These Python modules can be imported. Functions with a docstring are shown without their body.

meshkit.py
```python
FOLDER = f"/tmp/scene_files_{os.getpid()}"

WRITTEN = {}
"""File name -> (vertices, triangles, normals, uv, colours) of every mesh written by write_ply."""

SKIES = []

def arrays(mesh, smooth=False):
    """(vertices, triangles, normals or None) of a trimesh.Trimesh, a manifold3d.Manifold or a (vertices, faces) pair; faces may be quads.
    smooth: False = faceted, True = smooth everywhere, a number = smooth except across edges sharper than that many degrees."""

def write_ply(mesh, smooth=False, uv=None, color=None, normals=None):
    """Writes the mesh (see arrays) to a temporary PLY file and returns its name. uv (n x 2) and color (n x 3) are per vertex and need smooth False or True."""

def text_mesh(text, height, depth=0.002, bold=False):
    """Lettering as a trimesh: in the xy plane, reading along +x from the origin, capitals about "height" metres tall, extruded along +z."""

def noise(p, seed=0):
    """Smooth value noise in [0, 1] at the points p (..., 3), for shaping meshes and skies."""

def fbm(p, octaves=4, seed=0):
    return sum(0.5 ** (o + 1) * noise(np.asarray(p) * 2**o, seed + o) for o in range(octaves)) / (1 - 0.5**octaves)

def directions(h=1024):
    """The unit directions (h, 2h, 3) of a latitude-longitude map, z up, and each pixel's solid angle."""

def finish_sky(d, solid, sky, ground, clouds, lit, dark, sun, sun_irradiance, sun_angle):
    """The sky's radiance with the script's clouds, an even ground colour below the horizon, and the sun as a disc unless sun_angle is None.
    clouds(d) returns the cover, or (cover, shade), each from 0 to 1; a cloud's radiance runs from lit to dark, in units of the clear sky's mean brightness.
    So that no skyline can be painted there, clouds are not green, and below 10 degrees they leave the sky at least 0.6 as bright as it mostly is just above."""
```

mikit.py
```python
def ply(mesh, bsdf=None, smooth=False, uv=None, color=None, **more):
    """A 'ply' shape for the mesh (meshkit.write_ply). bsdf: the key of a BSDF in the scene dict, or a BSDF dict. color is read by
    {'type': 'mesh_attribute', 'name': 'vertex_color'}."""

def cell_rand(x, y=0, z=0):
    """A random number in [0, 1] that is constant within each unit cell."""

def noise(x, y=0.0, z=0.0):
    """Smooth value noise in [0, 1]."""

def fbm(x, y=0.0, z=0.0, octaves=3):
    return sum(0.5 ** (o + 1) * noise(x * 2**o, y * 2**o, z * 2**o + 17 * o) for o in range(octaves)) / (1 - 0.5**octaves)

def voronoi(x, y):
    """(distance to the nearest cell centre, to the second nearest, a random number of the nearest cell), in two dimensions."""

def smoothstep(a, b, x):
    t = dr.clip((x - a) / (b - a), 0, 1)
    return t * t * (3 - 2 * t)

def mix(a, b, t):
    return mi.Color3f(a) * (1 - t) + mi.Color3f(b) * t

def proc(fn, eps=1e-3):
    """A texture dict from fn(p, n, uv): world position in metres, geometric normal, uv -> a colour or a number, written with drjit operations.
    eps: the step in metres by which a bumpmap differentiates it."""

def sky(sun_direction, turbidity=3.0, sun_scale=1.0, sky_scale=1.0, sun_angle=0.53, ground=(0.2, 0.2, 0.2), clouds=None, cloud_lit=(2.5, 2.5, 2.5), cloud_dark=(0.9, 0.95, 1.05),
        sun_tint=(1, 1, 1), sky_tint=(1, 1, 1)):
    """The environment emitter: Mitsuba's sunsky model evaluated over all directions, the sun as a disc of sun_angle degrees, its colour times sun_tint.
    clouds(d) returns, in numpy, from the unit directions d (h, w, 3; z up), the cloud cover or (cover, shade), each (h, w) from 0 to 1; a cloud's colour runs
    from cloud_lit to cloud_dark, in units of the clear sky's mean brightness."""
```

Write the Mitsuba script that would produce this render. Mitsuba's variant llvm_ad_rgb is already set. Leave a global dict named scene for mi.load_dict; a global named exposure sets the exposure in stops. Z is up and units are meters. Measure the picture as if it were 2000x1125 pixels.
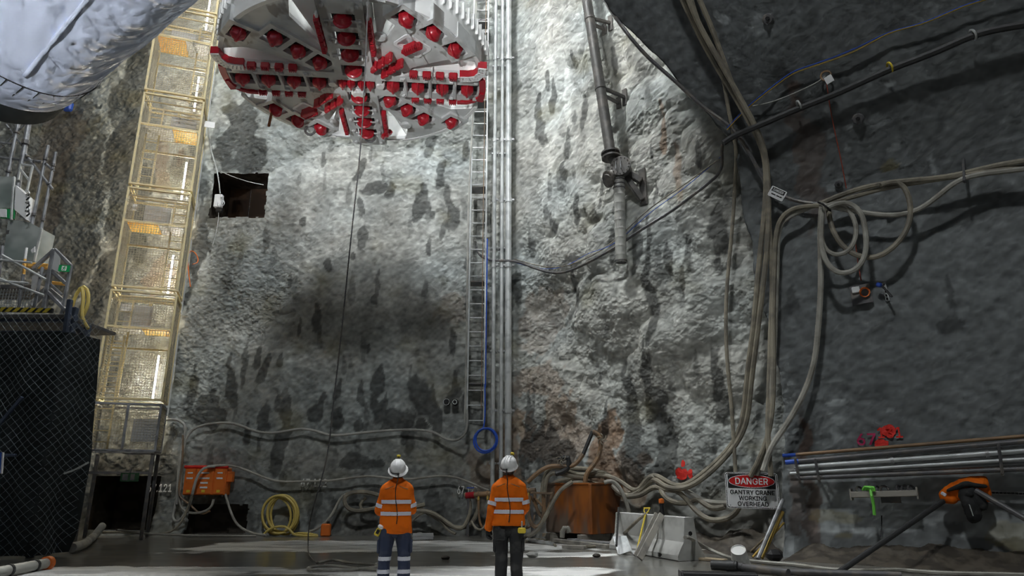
import math, random
import numpy as np, trimesh, manifold3d as m3, mitsuba as mi, mikit, meshkit
from mikit import proc, noise, fbm, smoothstep, mix
from scipy.interpolate import CubicSpline, RegularGridInterpolator
from scipy.spatial import cKDTree
from shapely.geometry import Polygon, box as sbox, Point, LineString
from shapely import affinity, union_all
import drjit as dr

T4 = mi.ScalarTransform4f
rng = np.random.default_rng(7)
random.seed(7)
scene, labels = {}, {}

# ------------------------------------------------------------------ camera, sky, lamps, exposure
FOC = 1333.0
PITCH = math.atan(FOC / 4662.0)
CP, SP, EYE = math.cos(PITCH), math.sin(PITCH), 1.45
scene['camera'] = {'type': 'perspective', 'fov': 2 * math.degrees(math.atan(1000 / FOC)), 'fov_axis': 'x', 'near_clip': 0.05, 'far_clip': 500.0,
                   'to_world': T4().look_at(origin=[0, 0, EYE], target=[0, CP, EYE + SP], up=[0, 0, 1])}
exposure = 0.0
scene['overcast'] = {'type': 'constant', 'radiance': {'type': 'rgb', 'value': [0.095, 0.107, 0.112]}}


def lamp(key, pos, target, w, h, power):
    p, t = np.array(pos, float), np.array(target, float)
    scene[key] = {'type': 'rectangle', 'to_world': T4().look_at(origin=list(map(float, p)), target=list(map(float, t)), up=[0.02, 1, 0.03]) @ T4().scale([w / 2, h / 2, 1]),
                  'emitter': {'type': 'area', 'radiance': {'type': 'rgb', 'value': [power * 0.97, power, power * 1.0]}}}


def spot(key, pos, target, cut, beam, power):
    scene[key] = {'type': 'spot', 'to_world': T4().look_at(origin=list(map(float, pos)), target=list(map(float, target)), up=[0.02, 0.3, 1]),
                  'cutoff_angle': cut, 'beam_width': beam, 'intensity': {'type': 'rgb', 'value': [power * 0.98, power, power * 1.0]}}


# the floodlight bank under the crane rails, then added unseen fill lamps: one over the camera, one on the ground aimed up at the hanging cutterhead
lamp('floodlight', (-3.0, 13.6, 25.0), (-2.0, 18.0, 8.0), 2.2, 1.2, 370.0)
lamp('floodlight_001', (-2.0, -3.0, 23.0), (0.0, 11.0, 0.0), 1.6, 1.2, 300.0)
spot('ground_fill_spot', (-6.5, -4.0, 2.6), (-4.1, 15.0, 11.8), 17.0, 11.0, 950.0)

# ------------------------------------------------------------------ names and parts
used = set()


def num(key):
    k, i = key, 0
    while k in used:
        i += 1
        k = f'{key}_{i:03d}'
    used.add(k)
    return k


used |= {'floodlight', 'floodlight_001'}
labels['floodlight'] = {'label': 'floodlight bank high under the crane rails in front of the tall wall', 'category': 'floodlight'}
labels['floodlight_001'] = {'label': 'unseen fill lamp added high above and behind the two workers', 'category': 'floodlight'}


def thing(name, label, cat, group=None):
    key = num(name)
    labels[key] = {'label': label, 'category': cat}
    if group:
        labels[key]['group'] = group
    return key


def ply(mesh, mat, smooth=30, **kw):
    return mikit.ply(mesh, mat, smooth=smooth, **kw)


def put(parent, name, mesh, mat, smooth=30, label=None, tf=None, kind=None, **kw):
    key = num(parent + '__' + name)
    d = dict(mesh) if isinstance(mesh, dict) else ply(mesh, mat, smooth, **kw)
    if tf is not None:
        d['to_world'] = tf
    scene[key] = d
    e = {}
    if label: e['label'] = label
    if kind: e['kind'] = kind
    if e: labels[key] = e
    return key


def solo(name, mesh, mat, label, cat, group=None, smooth=30, kind=None, **kw):
    key = thing(name, label, cat, group)
    scene[key] = ply(mesh, mat, smooth, **kw)
    if kind: labels[key]['kind'] = kind
    return key


def struct(name, mesh, mat, smooth=True, label=None, **kw):
    used.add(name)
    scene[name] = mesh if isinstance(mesh, dict) else ply(mesh, mat, smooth, **kw)
    labels[name] = {'kind': 'structure', 'label': label or name.replace('_', ' ')}
    return name


# ------------------------------------------------------------------ pixels of the photograph -> rays
def ray(px, py):
    u, v = (px - 1000) / FOC, (py - 562.5) / FOC
    return np.array([u, CP + v * SP, SP - v * CP])


def atY(px, py, Y):
    d = ray(px, py)
    return np.array([0, 0, EYE]) + d * (Y / d[1])


def atZ(px, py, Z=0.0):
    d = ray(px, py)
    return np.array([0, 0, EYE]) + d * ((Z - EYE) / d[2])


def proj(p):
    p = np.asarray(p, float) - [0, 0, EYE]
    z = p[..., 1] * CP + p[..., 2] * SP
    y = -p[..., 1] * SP + p[..., 2] * CP
    return np.stack([1000 + FOC * p[..., 0] / z, 562.5 - FOC * y / z], -1)


# ------------------------------------------------------------------ mesh helpers
cat = trimesh.util.concatenate
A = np.array


def box(c, s, R=None):
    m = trimesh.creation.box(s)
    if R is not None: m.apply_transform(R)
    m.apply_translation(c)
    return m


def rbox(c, s, b=0.01, R=None):
    s = A(s, float) / 2
    b = min(b, 0.45 * s.min() * 2)
    pts = []
    for sx in (-1, 1):
        for sy in (-1, 1):
            for sz in (-1, 1):
                k = A([sx, sy, sz]) * s
                for a in range(3):
                    q = k - A([sx, sy, sz]) * b
                    q[a] = k[a]
                    pts.append(q)
    m = trimesh.convex.convex_hull(A(pts))
    if R is not None: m.apply_transform(R)
    m.apply_translation(c)
    return m


def frame(c, n, up=(0, 0, 1), roll=0.0):
    """4x4 whose z axis is n, y axis near up, x to the right of someone looking at the face"""
    n = A(n, float) / np.linalg.norm(n)
    if abs(np.dot(up, n)) > .999 * np.linalg.norm(up): up = (0, 1, 0)
    x = np.cross(up, n)
    x /= np.linalg.norm(x)
    y = np.cross(n, x)
    if roll:
        x, y = x * math.cos(roll) + y * math.sin(roll), -x * math.sin(roll) + y * math.cos(roll)
    M = np.eye(4)
    M[:3, 0], M[:3, 1], M[:3, 2], M[:3, 3] = x, y, n, c
    return M


def bar(p, q, w, h=None, up=(0, 0, 1), bevel=0.0):
    p, q = A(p, float), A(q, float)
    h = w if h is None else h
    d = q - p
    L = np.linalg.norm(d)
    if abs(np.dot(d / L, up)) > 0.98: up = (0, 1, 0)
    M = frame((p + q) / 2, d, up)
    return rbox([0, 0, 0], [w, h, L], bevel, None).apply_transform(M) if bevel else box([0, 0, 0], [w, h, L]).apply_transform(M)


def cyl(p, q, r, n=12):
    return trimesh.creation.cylinder(r, segment=[A(p, float), A(q, float)], sections=n)


def spline(pts, step=0.12, closed=False):
    p = A(pts, float)
    t = np.concatenate([[0], np.cumsum(np.maximum(np.linalg.norm(np.diff(p, axis=0), axis=1) ** 0.5, 1e-4))])
    L = np.linalg.norm(np.diff(p, axis=0), axis=1).sum()
    cs = CubicSpline(t, p, bc_type='natural')
    return cs(np.linspace(0, t[-1], max(4, int(L / step))))


def tube(pts, r, n=8, step=0.12, raw=False):
    p = A(pts, float) if raw or len(pts) < 3 else spline(pts, step)
    t = np.gradient(p, axis=0)
    t /= np.linalg.norm(t, axis=1, keepdims=True) + 1e-12
    a = np.cross(t[0], [0, 0, 1.0] if abs(t[0][2]) < 0.9 else [1.0, 0, 0])
    a /= np.linalg.norm(a)
    fr = []
    for k in range(len(p)):
        a = a - t[k] * np.dot(a, t[k])
        a /= np.linalg.norm(a) + 1e-12
        fr.append(a)
    a = A(fr)
    b = np.cross(t, a)
    ang = np.arange(n) * 2 * np.pi / n
    rr = np.broadcast_to(r, (len(p),))
    v = p[:, None] + rr[:, None, None] * (np.cos(ang)[None, :, None] * a[:, None] + np.sin(ang)[None, :, None] * b[:, None])
    i, j = np.meshgrid(np.arange(len(p) - 1), np.arange(n), indexing='ij')
    q = np.stack([i * n + j, i * n + (j + 1) % n, (i + 1) * n + (j + 1) % n, (i + 1) * n + j], -1).reshape(-1, 4)
    f = np.vstack([q[:, [0, 1, 2]], q[:, [0, 2, 3]]])
    v = v.reshape(-1, 3)
    nv = len(v)
    v = np.vstack([v, p[0], p[-1]])
    e = (len(p) - 1) * n
    caps = [[nv, (k + 1) % n, k] for k in range(n)] + [[nv + 1, e + k, e + (k + 1) % n] for k in range(n)]
    return trimesh.Trimesh(v, np.vstack([f, caps]), process=False)


def lathe(prof, n=24, c=(0, 0, 0), R=None):
    m = trimesh.creation.revolve(A(prof, float), sections=n)
    if R is not None: m.apply_transform(R)
    m.apply_translation(c)
    return m


def ring(c, n, R, r, seg=20, sides=8, a0=0, a1=2 * np.pi):
    M = frame(c, n)
    t = np.linspace(a0, a1, seg)
    p = np.stack([R * np.cos(t), R * np.sin(t), 0 * t, 1 + 0 * t], -1) @ M.T
    return tube(p[:, :3], r, sides, raw=True)


def extr(poly, z0, z1):
    gs = [g for g in getattr(poly, 'geoms', [poly]) if g.area > 1e-6]
    m = cat([trimesh.creation.extrude_polygon(g, z1 - z0, engine='earcut') for g in gs])
    m.apply_translation([0, 0, z0])
    return m


def rotz(a): return trimesh.transformations.rotation_matrix(a, [0, 0, 1])
def rot(a, ax): return trimesh.transformations.rotation_matrix(a, ax)


def mtf(M): return T4(M.tolist())


# ------------------------------------------------------------------ materials
def rgb(*c): return {'type': 'rgb', 'value': list(map(float, c))}


def M(name, color, rough=0.5, metal=0.0, spec=0.5, **kw):
    col = rgb(*color) if isinstance(color, (tuple, list)) else color
    scene[name] = {'type': 'twosided', 'bsdf': {'type': 'principled', 'base_color': col, 'roughness': rough if isinstance(rough, dict) else float(rough), 'metallic': float(metal), 'specular': float(spec), **kw}}


def worn(c1, c2, sc=3.0, lo=0.45, hi=0.65, oct=4, stretch=1.0):
    def fn(p, n, uv):
        return mix(c1, c2, smoothstep(lo, hi, fbm(p.x * sc, p.y * sc, p.z * sc * stretch, oct)))
    return proc(fn)


def shotcrete_bump(sc, scale, name, base):
    def fn(p, n, uv):
        return fbm(p.x * sc, p.y * sc, p.z * sc, 2)
    scene[name] = {'type': 'twosided', 'bsdf': {'type': 'bumpmap', 'bump': proc(fn, 0.006), 'scale': scale, 'bsdf': base}}


VC = {'type': 'mesh_attribute', 'name': 'vertex_color'}
shotcrete_bump(12.0, 0.042, 'm_shotcrete', {'type': 'principled', 'base_color': VC, 'roughness': 0.92, 'specular': 0.18})
shotcrete_bump(12.0, 0.028, 'm_shotcrete_dark', {'type': 'principled', 'base_color': VC, 'roughness': 0.9, 'specular': 0.2})
M('m_white', worn((.80, .81, .80), (.62, .63, .62), 1.7, .6, .85), .45)
M('m_white_face', proc(lambda p, n, uv: mix(mix((.60, .615, .615), (.46, .47, .47), smoothstep(.45, .7, fbm(p.x * 2.1, p.y * 2.1, p.z * 2, 4))), (.16, .14, .12), .8 * smoothstep(.62, .74, fbm(p.x * 2.6 + 7, p.y * 1.3, 3.0, 4)))), .5)
M('m_red', (.36, .012, .022), .28)
M('m_black', (.012, .012, .013), .5)
M('m_rubber', (.03, .031, .032), .55)
M('m_steel', worn((.42, .43, .44), (.26, .26, .26), 5, .45, .7), .4, .6)
M('m_galv', worn((.60, .62, .62), (.42, .44, .44), 4, .45, .7), .42, .35)
M('m_darksteel', worn((.11, .11, .115), (.17, .155, .14), 6, .45, .7), .5, .3)
M('m_pipegrey', worn((.085, .082, .078), (.14, .128, .115), 3, .4, .7), .5, .2)
M('m_cream', worn((.66, .56, .32), (.52, .46, .30), 4, .5, .75), .5)
M('m_orangeply', (.80, .44, .10), .5)
M('m_greyplate', worn((.50, .51, .52), (.38, .39, .40), 3, .45, .7), .5, .2)
M('m_mesh', (.36, .34, .27), .5, .2)
M('m_hose', worn((.27, .245, .19), (.17, .155, .125), 3, .4, .65), .6)
M('m_hosegrey', worn((.36, .35, .31), (.24, .23, .20), 3, .4, .65), .55)
M('m_hosebrown', worn((.26, .16, .085), (.17, .12, .08), 3, .4, .65), .55)
M('m_conduit', worn((.42, .42, .39), (.30, .30, .28), 3, .4, .65), .5)
M('m_yellowhose', (.60, .47, .13), .5)
M('m_bluehose', (.03, .10, .52), .4)
M('m_orangebox', worn((.72, .17, .025), (.50, .11, .02), 4, .5, .8), .5)
M('m_rustplate', proc(lambda p, n, uv: mix(mix((.34, .105, .018), (.13, .05, .022), smoothstep(.35, .65, fbm(p.x * 2.2, p.y * 2.2, p.z * .7, 4))),
                                            (.15, .11, .085), smoothstep(.42, .66, fbm(p.x * 3 + 9, p.y * 3, p.z * .5 + 4, 4)))), .55, .1)
M('m_rustdark', worn((.10, .055, .03), (.05, .03, .02), 2, .4, .65), .6)
M('m_concrete', worn((.50, .50, .48), (.33, .33, .31), 2.2, .4, .7), .8)
M('m_timber', worn((.36, .29, .19), (.25, .20, .14), 5, .4, .65), .7)
M('m_greytimber', worn((.34, .32, .28), (.22, .21, .19), 5, .4, .65), .75)
M('m_hivis', worn((.72, .145, .006), (.58, .11, .005), 6, .4, .7), .75, 0, .2)
M('m_tape', (.62, .63, .70), .5)
M('m_navy', worn((.020, .030, .065), (.035, .045, .08), 9, .4, .7), .8)
M('m_blackcloth', worn((.014, .015, .016), (.035, .035, .034), 8, .5, .75), .8)
M('m_helmet', (.80, .80, .80), .3)
M('m_skin', (.52, .33, .25), .5)
M('m_hair', (.03, .02, .015), .6)
M('m_bluegrey', worn((.085, .11, .17), (.06, .075, .11), 3, .4, .7), .45, .3)
M('m_scaffold', worn((.28, .29, .31), (.17, .175, .19), 5, .4, .7), .45, .4)
M('m_yellow', (.72, .55, .05), .5)
M('m_lime', (.22, .75, .10), .5)
M('m_green', (.01, .33, .10), .4)
M('m_signwhite', (.78, .79, .80), .35)
M('m_signred', (.55, .02, .02), .35)
M('m_signblue', (.03, .08, .40), .35)
M('m_paintwhite', (.75, .75, .72), .8)
M('m_paintred', (.72, .03, .02), .7)
M('m_redcord', (.30, .06, .035), .6)
M('m_paintpurple', (.40, .02, .09), .7)
M('m_darkgreen', (.012, .055, .018), .6)
M('m_netcloth', worn((.016, .021, .023), (.028, .035, .038), 2.5, .4, .7), .8)
M('m_wire', (.30, .33, .36), .45, .5)
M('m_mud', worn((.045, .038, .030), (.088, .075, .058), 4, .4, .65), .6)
M('m_panelglass', worn((.22, .26, .25), (.40, .43, .42), 1.2, .4, .65), .35, .1)
M('m_bucket', (.72, .72, .70), .4)
M('m_bronze', (.45, .30, .07), .4, .5)


def duct_bump(p, n, uv):
    w = fbm(p.x * 1.1, p.y * 1.1, p.z * 1.1, 2) * 1.5
    a = fbm((p.x + p.z * .8) * 1.2 + w, p.y * 1.2, (p.z - p.x * .9) * 6.5 + w, 3)
    return a + 0.35 * dr.abs(fbm(p.x * 5, p.y * 5, p.z * 5, 2) - .5)


scene['m_duct'] = {'type': 'twosided', 'bsdf': {'type': 'bumpmap', 'bump': proc(duct_bump, 0.006), 'scale': 0.16,
                   'bsdf': {'type': 'principled', 'base_color': rgb(.66, .73, .92), 'roughness': .33, 'metallic': .42, 'specular': .6}}}


def floor_dry(p):
    w = fbm(p.x * .8, p.y * .8, 3.3, 3) - .5
    a = fbm(p.x * .35 + w, p.y * .5 + w, 0.5, 4)
    b = fbm(p.x * 1.6 + 5 + w, p.y * 1.6, 1.5, 3)
    v = .36 + .30 * (a - .5) + .34 * (b - .5)
    # the wet pool in the middle and the dry dusty patches around it
    def spotm(cx, cy, rx, ry):
        return dr.exp(-dr.square(dr.square((p.x - cx) / rx) + dr.square((p.y - cy) / ry)))
    v = v + .30 * spotm(-5.0, 17.6, 4.2, 1.7) + .26 * spotm(-1.2, 17.4, 3.0, 1.3) + .34 * spotm(-7.0, 12.4, 2.6, 1.0) + .36 * spotm(-.5, 12.6, 3.4, .75) + .26 * spotm(.9, 15.5, 1.3, .5)
    v = v + .30 * spotm(-1, 9.8, 6, 1.6) - .30 * spotm(-5.0, 14.4, 3.2, .9) - .2 * spotm(-9, 18.0, 2.2, 1.8) - .25 * spotm(2.4, 14.0, 1.7, .8) - .2 * spotm(4, 12.4, 2.5, 1.0)
    return smoothstep(.44, .53, v)


scene['m_floor'] = {'type': 'blendbsdf', 'weight': proc(lambda p, n, uv: floor_dry(p)),
    'wet': {'type': 'twosided', 'bsdf': {'type': 'principled', 'base_color': proc(lambda p, n, uv: mix((.085, .085, .08), (.13, .125, .11), fbm(p.x * 2, p.y * 3, 2.0, 4))), 'roughness': .16, 'specular': .55}},
    'dry': {'type': 'twosided', 'bsdf': {'type': 'principled', 'base_color': proc(lambda p, n, uv: mix((.42, .42, .41), (.74, .74, .72), smoothstep(.38, .6, fbm(p.x * 1.1, p.y * 2.8, 7.0, 5)))), 'roughness': .75, 'specular': .3}}}

# ------------------------------------------------------------------ the setting: walls of the shaft
_pl = A([(-22, 21.7), (-16, 21.45), (-11, 21.2), (-5, 21.1), (-1.2, 21.1), (-.2, 21.02), (.35, 20.75), (1.5, 19.7), (3.4, 17.75), (5.0, 16.35), (6.3, 15.55), (8, 14.6), (11, 12.9)])
_ps = np.concatenate([[0], np.cumsum(np.linalg.norm(np.diff(_pl, axis=0), axis=1))])
from scipy.interpolate import PchipInterpolator
_px, _py = PchipInterpolator(_ps, _pl[:, 0]), PchipInterpolator(_ps, _pl[:, 1])


def plan_back(s):
    p = np.stack([_px(s), _py(s)], -1)
    e = .35
    t = np.stack([_px(s + e) - _px(s - e), _py(s + e) - _py(s - e)], -1)
    t /= np.linalg.norm(t, axis=-1, keepdims=True)
    return p, np.stack([t[..., 1], -t[..., 0]], -1)


class Wall:
    """A displaced wall over (s along its foot, z); keeps its grid so that things can be hung on it."""
    def __init__(self, s, z, P):
        self.s, self.z, self.P = s, z, P
        self.px = proj(P)
        ok = (P[..., 1] > 3)
        self.idx = np.argwhere(ok)
        self.tree = cKDTree(self.px[ok])

    def sz(self, px, py):
        d, i = self.tree.query([px, py], k=4)
        w = 1 / (d + .3)
        ij = self.idx[i]
        return (self.S(ij) * w).sum() / w.sum(), (self.z[ij[:, 0]] * w).sum() / w.sum()

    def S(self, ij):
        return self.s[ij[:, 1]] if self.s.ndim == 1 else self.s[ij[:, 0], ij[:, 1]]

    def hit(self, px, py, off=0.0):
        d, i = self.tree.query([px, py], k=5)
        w = 1 / (d + .3)
        ij = self.idx[i]
        p = (self.P[ij[:, 0], ij[:, 1]] * w[:, None]).sum(0) / w.sum()
        r = ray(px, py)
        t = p[1] / r[1]
        return A([0, 0, EYE]) + r * (t - off)

    def near(self, p3, off=0.0):
        return self.hit(*proj(p3), off)


ds = 0.042
s_b = np.arange(.6, _ps[-1] - .5, ds)
z_b = np.concatenate([np.arange(-.15, 19.4, ds), np.arange(19.5, 28.1, .6)])
SS, ZZ = np.meshgrid(s_b, z_b)
pb, nb = plan_back(s_b)
base = np.concatenate([np.broadcast_to(pb, SS.shape + (2,)), ZZ[..., None]], -1)
nn = np.concatenate([np.broadcast_to(nb, SS.shape + (2,)), 0 * ZZ[..., None]], -1)
q = base.copy()
diag = np.clip((base[..., 0] + .2) / 2.0, 0, 1)          # 0 on the back wall, 1 on the oblique wall
rough_zone = .55 + .5 * diag
f1 = meshkit.fbm(q * [.38, .38, .30], 3, 1) - .5
f2 = meshkit.fbm(q * [1.1, 1.1, .8] + 4, 3, 5) - .5
f3 = meshkit.fbm(q * [3.2, 3.2, 2.6], 3, 9) - .5
f4 = meshkit.fbm(q * 6.5, 2, 12) - .5
f5 = meshkit.fbm(q * 13, 2, 14) - .5
rid = 1 - np.abs(2 * meshkit.fbm(q * [.8, .8, .5] + 11, 3, 21) - 1)
disp = .60 * f1 * rough_zone + .24 * f2 * (.55 + .2 * diag) + .085 * f3 + .06 * f4 + .035 * f5 - .35 * (rid ** 4 - .3) * diag * .6
disp += .22 * np.exp(-ZZ / .35)
# the hollow in the oblique wall and the block standing out above it
def bump_at(cx, cz, rx, rz, h):
    global disp
    disp = disp + h * np.exp(-((base[..., 0] - cx) / rx) ** 2 - ((ZZ - cz) / rz) ** 2)
bump_at(1.2, 6.4, .8, 1.6, -.25); bump_at(2.3, 6.0, .8, .9, .14); bump_at(2.6, 8.3, .9, 1.5, .10); bump_at(-5.5, 7.5, 2.5, 1.2, .15); bump_at(4.0, 5.5, .6, 2.0, .2)
PB = base + nn * disp[..., None]
WB = Wall(s_b, z_b, PB)

# colour of the shotcrete: cement film, damp runs, rust
_rel = np.clip(f2 * 1.2 + f3 * .8, -.5, .5)
n_a = meshkit.fbm(q * [.55, .55, .32] + 31, 4, 41)
n_b = meshkit.fbm(q * [2.2, 2.2, 1.4] + 3, 3, 45)
n_c = meshkit.fbm(q * 7.0, 2, 49)
n_d = meshkit.fbm(q * 12.0, 2, 53)
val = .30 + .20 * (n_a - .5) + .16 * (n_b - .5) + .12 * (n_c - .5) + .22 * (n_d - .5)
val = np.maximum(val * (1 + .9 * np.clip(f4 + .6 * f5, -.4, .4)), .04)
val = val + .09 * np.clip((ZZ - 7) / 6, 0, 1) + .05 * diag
warm = np.clip(.5 + .3 * diag + 2.2 * (meshkit.fbm(q * .5 + 60, 3, 61) - .5), 0, 1)[..., None]
n_v = meshkit.fbm(q * [2.6, 2.6, .28] + 13, 4, 57)
val = val * (1 + .9 * (n_v - .5))
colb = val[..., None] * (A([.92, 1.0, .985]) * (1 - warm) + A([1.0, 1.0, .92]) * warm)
wx = (meshkit.fbm(q * [1.6, 1.6, .9] + 71, 3, 71) - .5)
wz = (meshkit.fbm(q * [1.6, 1.6, .9] + 91, 3, 81) - .5)
wf = (meshkit.fbm(q * [6, 6, 4] + 17, 3, 87) - .5)


def stain(wall, px, py, w, h, strength=.8, warp=.55, arrays=None):
    """soft-edged ragged patch on a wall: centre and size read off the photograph, then kept in wall coordinates"""
    s0, z0 = wall.sz(px, py)
    d = np.linalg.norm(wall.hit(px, py) - [0, 0, EYE])
    Sg, Zg, ux, uz, uf = arrays
    rs, rz = max(w / FOC * d / 2, .05), max(h / FOC * d / 2, .05)
    a = (Sg - s0) / rs + warp * 3.2 * ux * min(2.4, .7 / rs + .5) + .9 * uf
    b = (Zg - z0) / rz + warp * 1.8 * uz + .8 * uf
    r = np.sqrt(a * a * (1 + .5 * np.clip(b, -1, 1)) + b * b)
    return strength * np.clip((1.10 - r) / .13, 0, 1)


arrB = (SS, ZZ, wx, wz, wf)
wet = np.zeros_like(ZZ)
W_ST = [(60, 300, 150, 420), (130, 360, 90, 380), (210, 640, 60, 200), (610, 805, 26, 30), (500, 700, 12, 40), (420, 800, 26, 60), (560, 850, 14, 40), (480, 850, 14, 40), (655, 760, 12, 40), (790, 850, 18, 30), (815, 830, 26, 20), (700, 830, 14, 26), (250, 230, 60, 330), (255, 420, 60, 200), (120, 300, 80, 300), (150, 430, 70, 220), (380, 260, 34, 260), (385, 480, 30, 220), (470, 235, 58, 190), (468, 320, 60, 40),
        (515, 715, 16, 60), (457, 770, 16, 56), (555, 800, 20, 60), (705, 770, 18, 50), (742, 742, 16, 60), (735, 800, 30, 60), (828, 778, 50, 80), (882, 758, 16, 70), (850, 830, 44, 70), (770, 820, 40, 40),
        (545, 880, 26, 90), (520, 820, 20, 60), (400, 800, 40, 50), (625, 790, 18, 56), (660, 815, 22, 40), (455, 740, 14, 60), (370, 760, 24, 80), (610, 985, 26, 90), (715, 1000, 60, 90), (930, 1010, 30, 90), (655, 1000, 20, 60), (850, 1000, 40, 90),
        (440, 1010, 100, 70), (330, 900, 30, 100), (700, 330, 18, 40), (705, 400, 14, 34), (597, 432, 14, 22), (640, 520, 18, 30), (825, 390, 30, 70), (880, 420, 26, 70), (760, 370, 24, 40), (730, 365, 30, 30), (690, 500, 12, 20), (865, 340, 20, 60),
        (1080, 880, 70, 110), (1090, 930, 110, 70), (1032, 870, 20, 120), (1050, 850, 24, 50), (1235, 830, 34, 210), (1293, 820, 46, 250), (1290, 900, 50, 140), (1238, 890, 36, 120), (1180, 830, 14, 90), (1412, 440, 34, 100), (1400, 750, 26, 150), (1270, 560, 18, 300),
        (1075, 440, 14, 60), (1122, 410, 16, 70), (1140, 220, 16, 80), (1060, 240, 26, 90), (1050, 210, 20, 60), (1085, 190, 14, 60), (1345, 490, 14, 70), (1305, 500, 12, 60), (1240, 480, 22, 90), (1200, 480, 24, 90), (1070, 160, 12, 40), (1120, 120, 10, 40), (1125, 560, 14, 80), (1195, 120, 10, 50),
        (1010, 560, 20, 60), (1100, 330, 12, 40), (1330, 540, 10, 50), (1365, 300, 12, 50), (1160, 420, 10, 60), (700, 900, 60, 30), (240, 960, 120, 120), (200, 560, 50, 200), (180, 760, 40, 200)]
for a_ in W_ST:
    wet = np.maximum(wet, stain(WB, *a_, arrays=arrB))
# many small random runs
r_ = np.random.default_rng(21)
for k in range(150):
    px_, py_ = r_.uniform(330, 1420), r_.uniform(170, 960)
    wet = np.maximum(wet, stain(WB, px_, py_, r_.uniform(6, 15), r_.uniform(18, 60), r_.uniform(.35, .8), arrays=arrB))
dampfoot = np.clip((2.4 - ZZ + 2.2 * (n_a - .5) * 2) / 1.6, 0, 1) * .45
wet = np.maximum(wet, dampfoot)
rust = np.zeros_like(ZZ)
for a_ in [(1185, 900, 60, 200, .8), (1090, 830, 120, 150, .45), (1160, 900, 40, 120, .7), (1050, 740, 120, 60, .35), (1060, 620, 90, 120, .25), (1295, 250, 14, 120, .7), (1325, 330, 12, 120, .45), (1000, 880, 60, 150, .5), (1230, 930, 60, 100, .5), (940, 930, 60, 120, .35), (880, 600, 60, 60, .2), (110, 300, 60, 260, .35), (320, 320, 30, 90, .5), (315, 540, 40, 80, .4)]:
    rust = np.maximum(rust, stain(WB, *a_, arrays=arrB))
pale = np.zeros_like(ZZ)
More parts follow.
